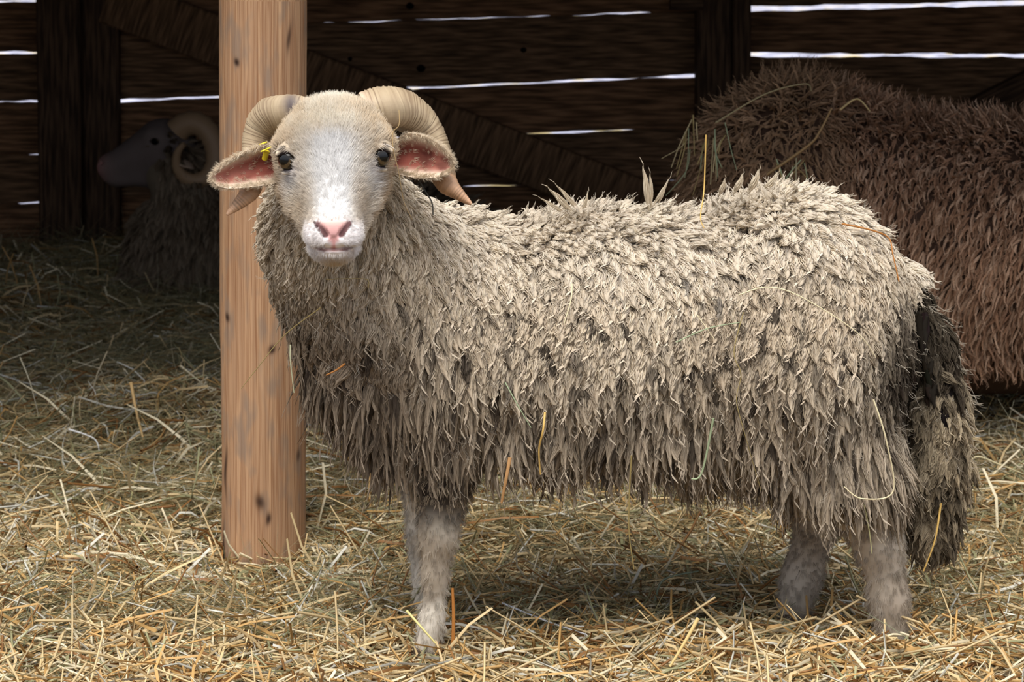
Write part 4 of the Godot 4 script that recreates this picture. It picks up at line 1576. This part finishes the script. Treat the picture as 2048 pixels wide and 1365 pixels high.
func make_loose() -> void:
	var pale := rgb(232, 218, 178)
	var gold := rgb(214, 176, 100)
	var rust := rgb(180, 118, 58)
	var green := rgb(158, 172, 136)
	var drab := rgb(160, 142, 92)
	# on the white ram
	loose([[1747, 800, -2.80], [1772, 880, -2.80], [1786, 984, -2.81], [1724, 998, -2.80], [1688, 974, -2.80]], 0.0026, pale, "pale straw bent into a hook on the ram's hind thigh")
	loose([[1684, 448, -2.88], [1740, 460, -2.89], [1777, 476, -2.90], [1786, 510, -2.89], [1798, 564, -2.88]], 0.0028, rust, "rust-brown straw bent over the top of the ram's rump")
	loose([[1478, 590, -2.80], [1533, 575, -2.80], [1598, 592, -2.79], [1710, 662, -2.79], [1752, 715, -2.80]], 0.0018, pale, "long thin stem arching across the ram's hind flank", "hay_stem")
	loose([[1412, 270, -2.93], [1408, 379, -2.93], [1401, 434, -2.88], [1408, 456, -2.87]], 0.0022, gold, "upright golden straw stuck in the highest part of the ram's back")
	loose([[1427, 837, -2.79], [1404, 945, -2.80], [1383, 959, -2.80]], 0.0034, green, "stiff grey-green blade bent at its foot, low on the ram's belly", "hay_stem")
	loose([[1263, 912, -2.82], [1259, 982, -2.83], [1258, 1065, -2.84], [1268, 1139, -2.85]], 0.0026, drab, "long drab stem hanging down from the middle of the ram's belly", "hay_stem")
	loose([[1487, 625, -2.80], [1468, 704, -2.79], [1482, 750, -2.79], [1473, 801, -2.79], [1490, 870, -2.79], [1522, 982, -2.82]], 0.0016, drab, "long wavering stem running down the ram's flank before the thigh", "hay_stem")
	loose([[1352, 685, -2.79], [1417, 657, -2.79], [1482, 645, -2.80]], 0.0018, green, "thin green blade lying across the middle of the ram's flank", "hay_stem")
	loose([[1020, 916, -2.82], [1012, 960, -2.82], [1003, 1007, -2.83]], 0.0055, rgb(196, 150, 100), "broad tan straw hanging behind the ram's front leg", "straw_stalk", "", 0.3)
	loose([[1090, 825, -2.80], [1086, 862, -2.79], [1078, 900, -2.80], [1081, 950, -2.81]], 0.0032, gold, "crooked golden straw in the wool behind the ram's elbow", "straw_stalk", "", 0.4)
	loose([[652, 559, -2.80], [700, 558, -2.78], [735, 560, -2.78], [736, 578, -2.78]], 0.0014, drab, "fine stem lying level across the ram's chest under its chin", "hay_stem")
	loose([[641, 616, -2.80], [570, 670, -2.83], [520, 730, -2.84], [482, 778, -2.85]], 0.0016, drab, "long stem sticking out from the ram's chest across the post", "hay_stem")
	loose([[581, 690, -2.83], [581, 722, -2.83], [588, 786, -2.84]], 0.0024, rgb(206, 206, 170), "pale stem hanging at the front edge of the ram's chest", "hay_stem")
	loose([[690, 728, -2.79], [672, 741, -2.79], [652, 751, -2.79]], 0.003, rust, "short rust-brown straw low on the ram's chest")
	loose([[798, 220, -2.73], [798, 250, -2.73], [786, 266, -2.735], [787, 300, -2.735], [797, 343, -2.74], [808, 404, -2.76], [825, 440, -2.78]], 0.0011, rgb(206, 176, 126), "frayed thread of hay hanging from the ram's horn past its eye", "hay_stem")
	loose([[837, 360, -2.79], [850, 382, -2.79], [864, 406, -2.78], [866, 430, -2.78]], 0.0026, rgb(60, 56, 50), "dark crooked twig in the wool below the ram's ear", "hay_stem")
	loose([[1882, 1007, -2.93], [1870, 1080, -2.92], [1847, 1143, -2.92]], 0.0034, gold, "golden straw leaning on the end of the ram's tail")
	loose([[1144, 568, -2.82], [1142, 600, -2.81], [1128, 648, -2.80]], 0.0022, pale, "short pale straw on the ram's shoulder wool")
	loose([[1010, 765, -2.80], [1036, 812, -2.79], [1062, 856, -2.79]], 0.0018, green, "thin slanting green stem low behind the ram's shoulder", "hay_stem")
	loose([[1394, 630, -2.80], [1428, 678, -2.79]], 0.0014, pale, "fine straight straw slanting on the middle of the ram's side")
	loose([[1780, 700, -2.93], [1788, 745, -2.92], [1782, 768, -2.92]], 0.003, gold, "golden straw hanging in the dark gap before the ram's tail")
	loose([[1728, 1010, -2.82], [1738, 1060, -2.83], [1744, 1108, -2.84]], 0.0022, rgb(214, 212, 160), "pale green-yellow stem hanging over the ram's near hock", "hay_stem")
	# in the bedding
	loose([[906, 1292, -2.88], [907, 1235, -2.88], [905, 1177, -2.88]], 0.0062, rust, "broad rust-brown straw standing beside the ram's near forefoot", "straw_stalk", "", 0.35)
	loose([[813, 1222, -2.86], [845, 1258, -2.85], [877, 1294, -2.85]], 0.004, rgb(236, 222, 150), "yellow straw leaning across the ram's near forefoot")
	loose(standing([[137, 859], [187, 877], [199, 903]]), 0.0042, rgb(246, 244, 240), "bright white bent straw left of the post")
	loose(standing([[262, 765], [272, 820], [287, 880]]), 0.0072, rgb(222, 186, 130), "thick tan straw standing upright on a mound left of the post")
	loose(lying([[-10, 957], [70, 925], [143, 888]]), 0.0062, rgb(206, 184, 138), "thick long straw lying at the left edge of the picture")
	loose(lying([[160, 991], [290, 980], [417, 971]]), 0.0036, pale, "long pale straw lying level left of the post's foot")
	loose(lying([[278, 925], [262, 1000], [262, 1032], [312, 1102]]), 0.0042, rgb(190, 180, 130), "long greenish straw bent at a joint, left of the post", "hay_stem")
	loose(standing([[40, 715], [60, 765], [78, 835]]), 0.0036, rgb(196, 186, 160), "curved pale stem standing in the shaded bedding at far left", "hay_stem")
	loose(lying([[1005, 1207], [1098, 1245], [1173, 1270]]), 0.0032, rgb(226, 228, 236), "long whitish straw slanting between the ram's front and hind legs")
	loose(standing([[1396, 1238], [1370, 1285], [1340, 1334]]), 0.0058, rgb(236, 206, 142), "thick yellow straw slanting up in the bedding under the ram's belly")
	loose(standing([[1932, 958], [1950, 915], [2000, 930], [2050, 950]]), 0.0046, rgb(220, 206, 162), "pale straw bent sharply at the right, behind the ram's tail")
	loose(standing([[1310, 1203], [1328, 1160], [1397, 1143]]), 0.004, rgb(122, 134, 112), "curved green blade in the bedding under the ram's belly", "hay_stem")
	# on the brown sheep
	loose([[1534, 349, -4.06], [1617, 291, -4.05], [1640, 262, -4.05], [1663, 217, -4.07]], 0.0062, rgb(150, 122, 82), "thick brownish stem lying slantwise on the brown sheep's hip", "hay_stem")
	loose([[1680, 220, -4.09], [1714, 198, -4.09], [1740, 223, -4.08]], 0.0046, rgb(190, 168, 120), "straw bent like a roof on the brown sheep's back")
	loose([[1431, 246, -4.12], [1529, 189, -4.13], [1609, 168, -4.15], [1623, 183, -4.13]], 0.0036, rgb(160, 146, 110), "long stem arching over the top of the brown sheep's rump", "hay_stem")
	for i in 20:
		var x := R(1366, 1452)
		var y := R(228, 300)
		var z := -4.10 - 0.0009 * maxf(0.0, 1430 - x)
		var l := R(36, 120)
		var lean := (1440 - x) * -0.35 + R(-30, 22)
		loose([[x, y, z], [x + lean * R(0.1, 0.8), y + l * R(0.4, 0.6), z + .015], [x + lean, y + l, z + .02]], R(0.0016, 0.0036), [drab, green, rgb(186, 170, 128)][i % 3], "wisp of hay hanging from the brown sheep's rump", "hay_stem", "hay wisps hanging from the brown sheep's rump")
	for i in 9:
		var x := 1545 + 8.0 * i
		loose([[x, 382, -4.07], [x + R(-14, 14), 360, -4.06], [x + R(-30, 26), 322 + R(-8, 14), -4.06]], R(0.002, 0.0044), [rgb(170, 160, 128), green, drab][i % 3], "hay sprig standing up on the brown sheep's side just above the white ram's back", "hay_stem", "hay sprigs above the white ram's back")


func _ready() -> void:
	make_light()
	rng.seed = 20240611
	nz.seed = 5
	nz.frequency = 0.01
	nz.fractal_octaves = 3
	nz.noise_type = FastNoiseLite.TYPE_SIMPLEX_SMOOTH
	make_materials()
	M.plank_b_up = M.stud
	M.brace = M.plank_b
	M.plank_flat = matte(0.9, false)
	M.plank_flat.albedo_color = srgb(52, 40, 30)
	M.earth = matte(1.0)
	M.earth_flat = matte(1.0, false)
	M.earth_flat.albedo_color = srgb(96, 88, 72)
	M.gravel = matte(1.0, false)
	M.gravel.albedo_texture = noise_tex(0.02, [[0.2, srgb(110, 110, 120)], [0.45, srgb(168, 168, 186)], [0.62, srgb(190, 190, 206)], [0.8, srgb(190, 170, 120)]], 256, 5, 3)
	M.gravel.uv1_triplanar = true
	M.gravel.uv1_scale = Vector3(0.4, 0.4, 0.4)
	var zc := -3.475
	post_at = Vector2(W(517, 1118, zc + 0.07).x, zc)
	var t0 := Time.get_ticks_msec()
	make_shed()
	make_post()
	print("shed ", Time.get_ticks_msec() - t0)
	make_straw()
	print("straw ", Time.get_ticks_msec() - t0)
	make_ram()
	print("ram ", Time.get_ticks_msec() - t0)
	make_brown()
	make_resting()
	make_loose()
	print("all ", Time.get_ticks_msec() - t0)
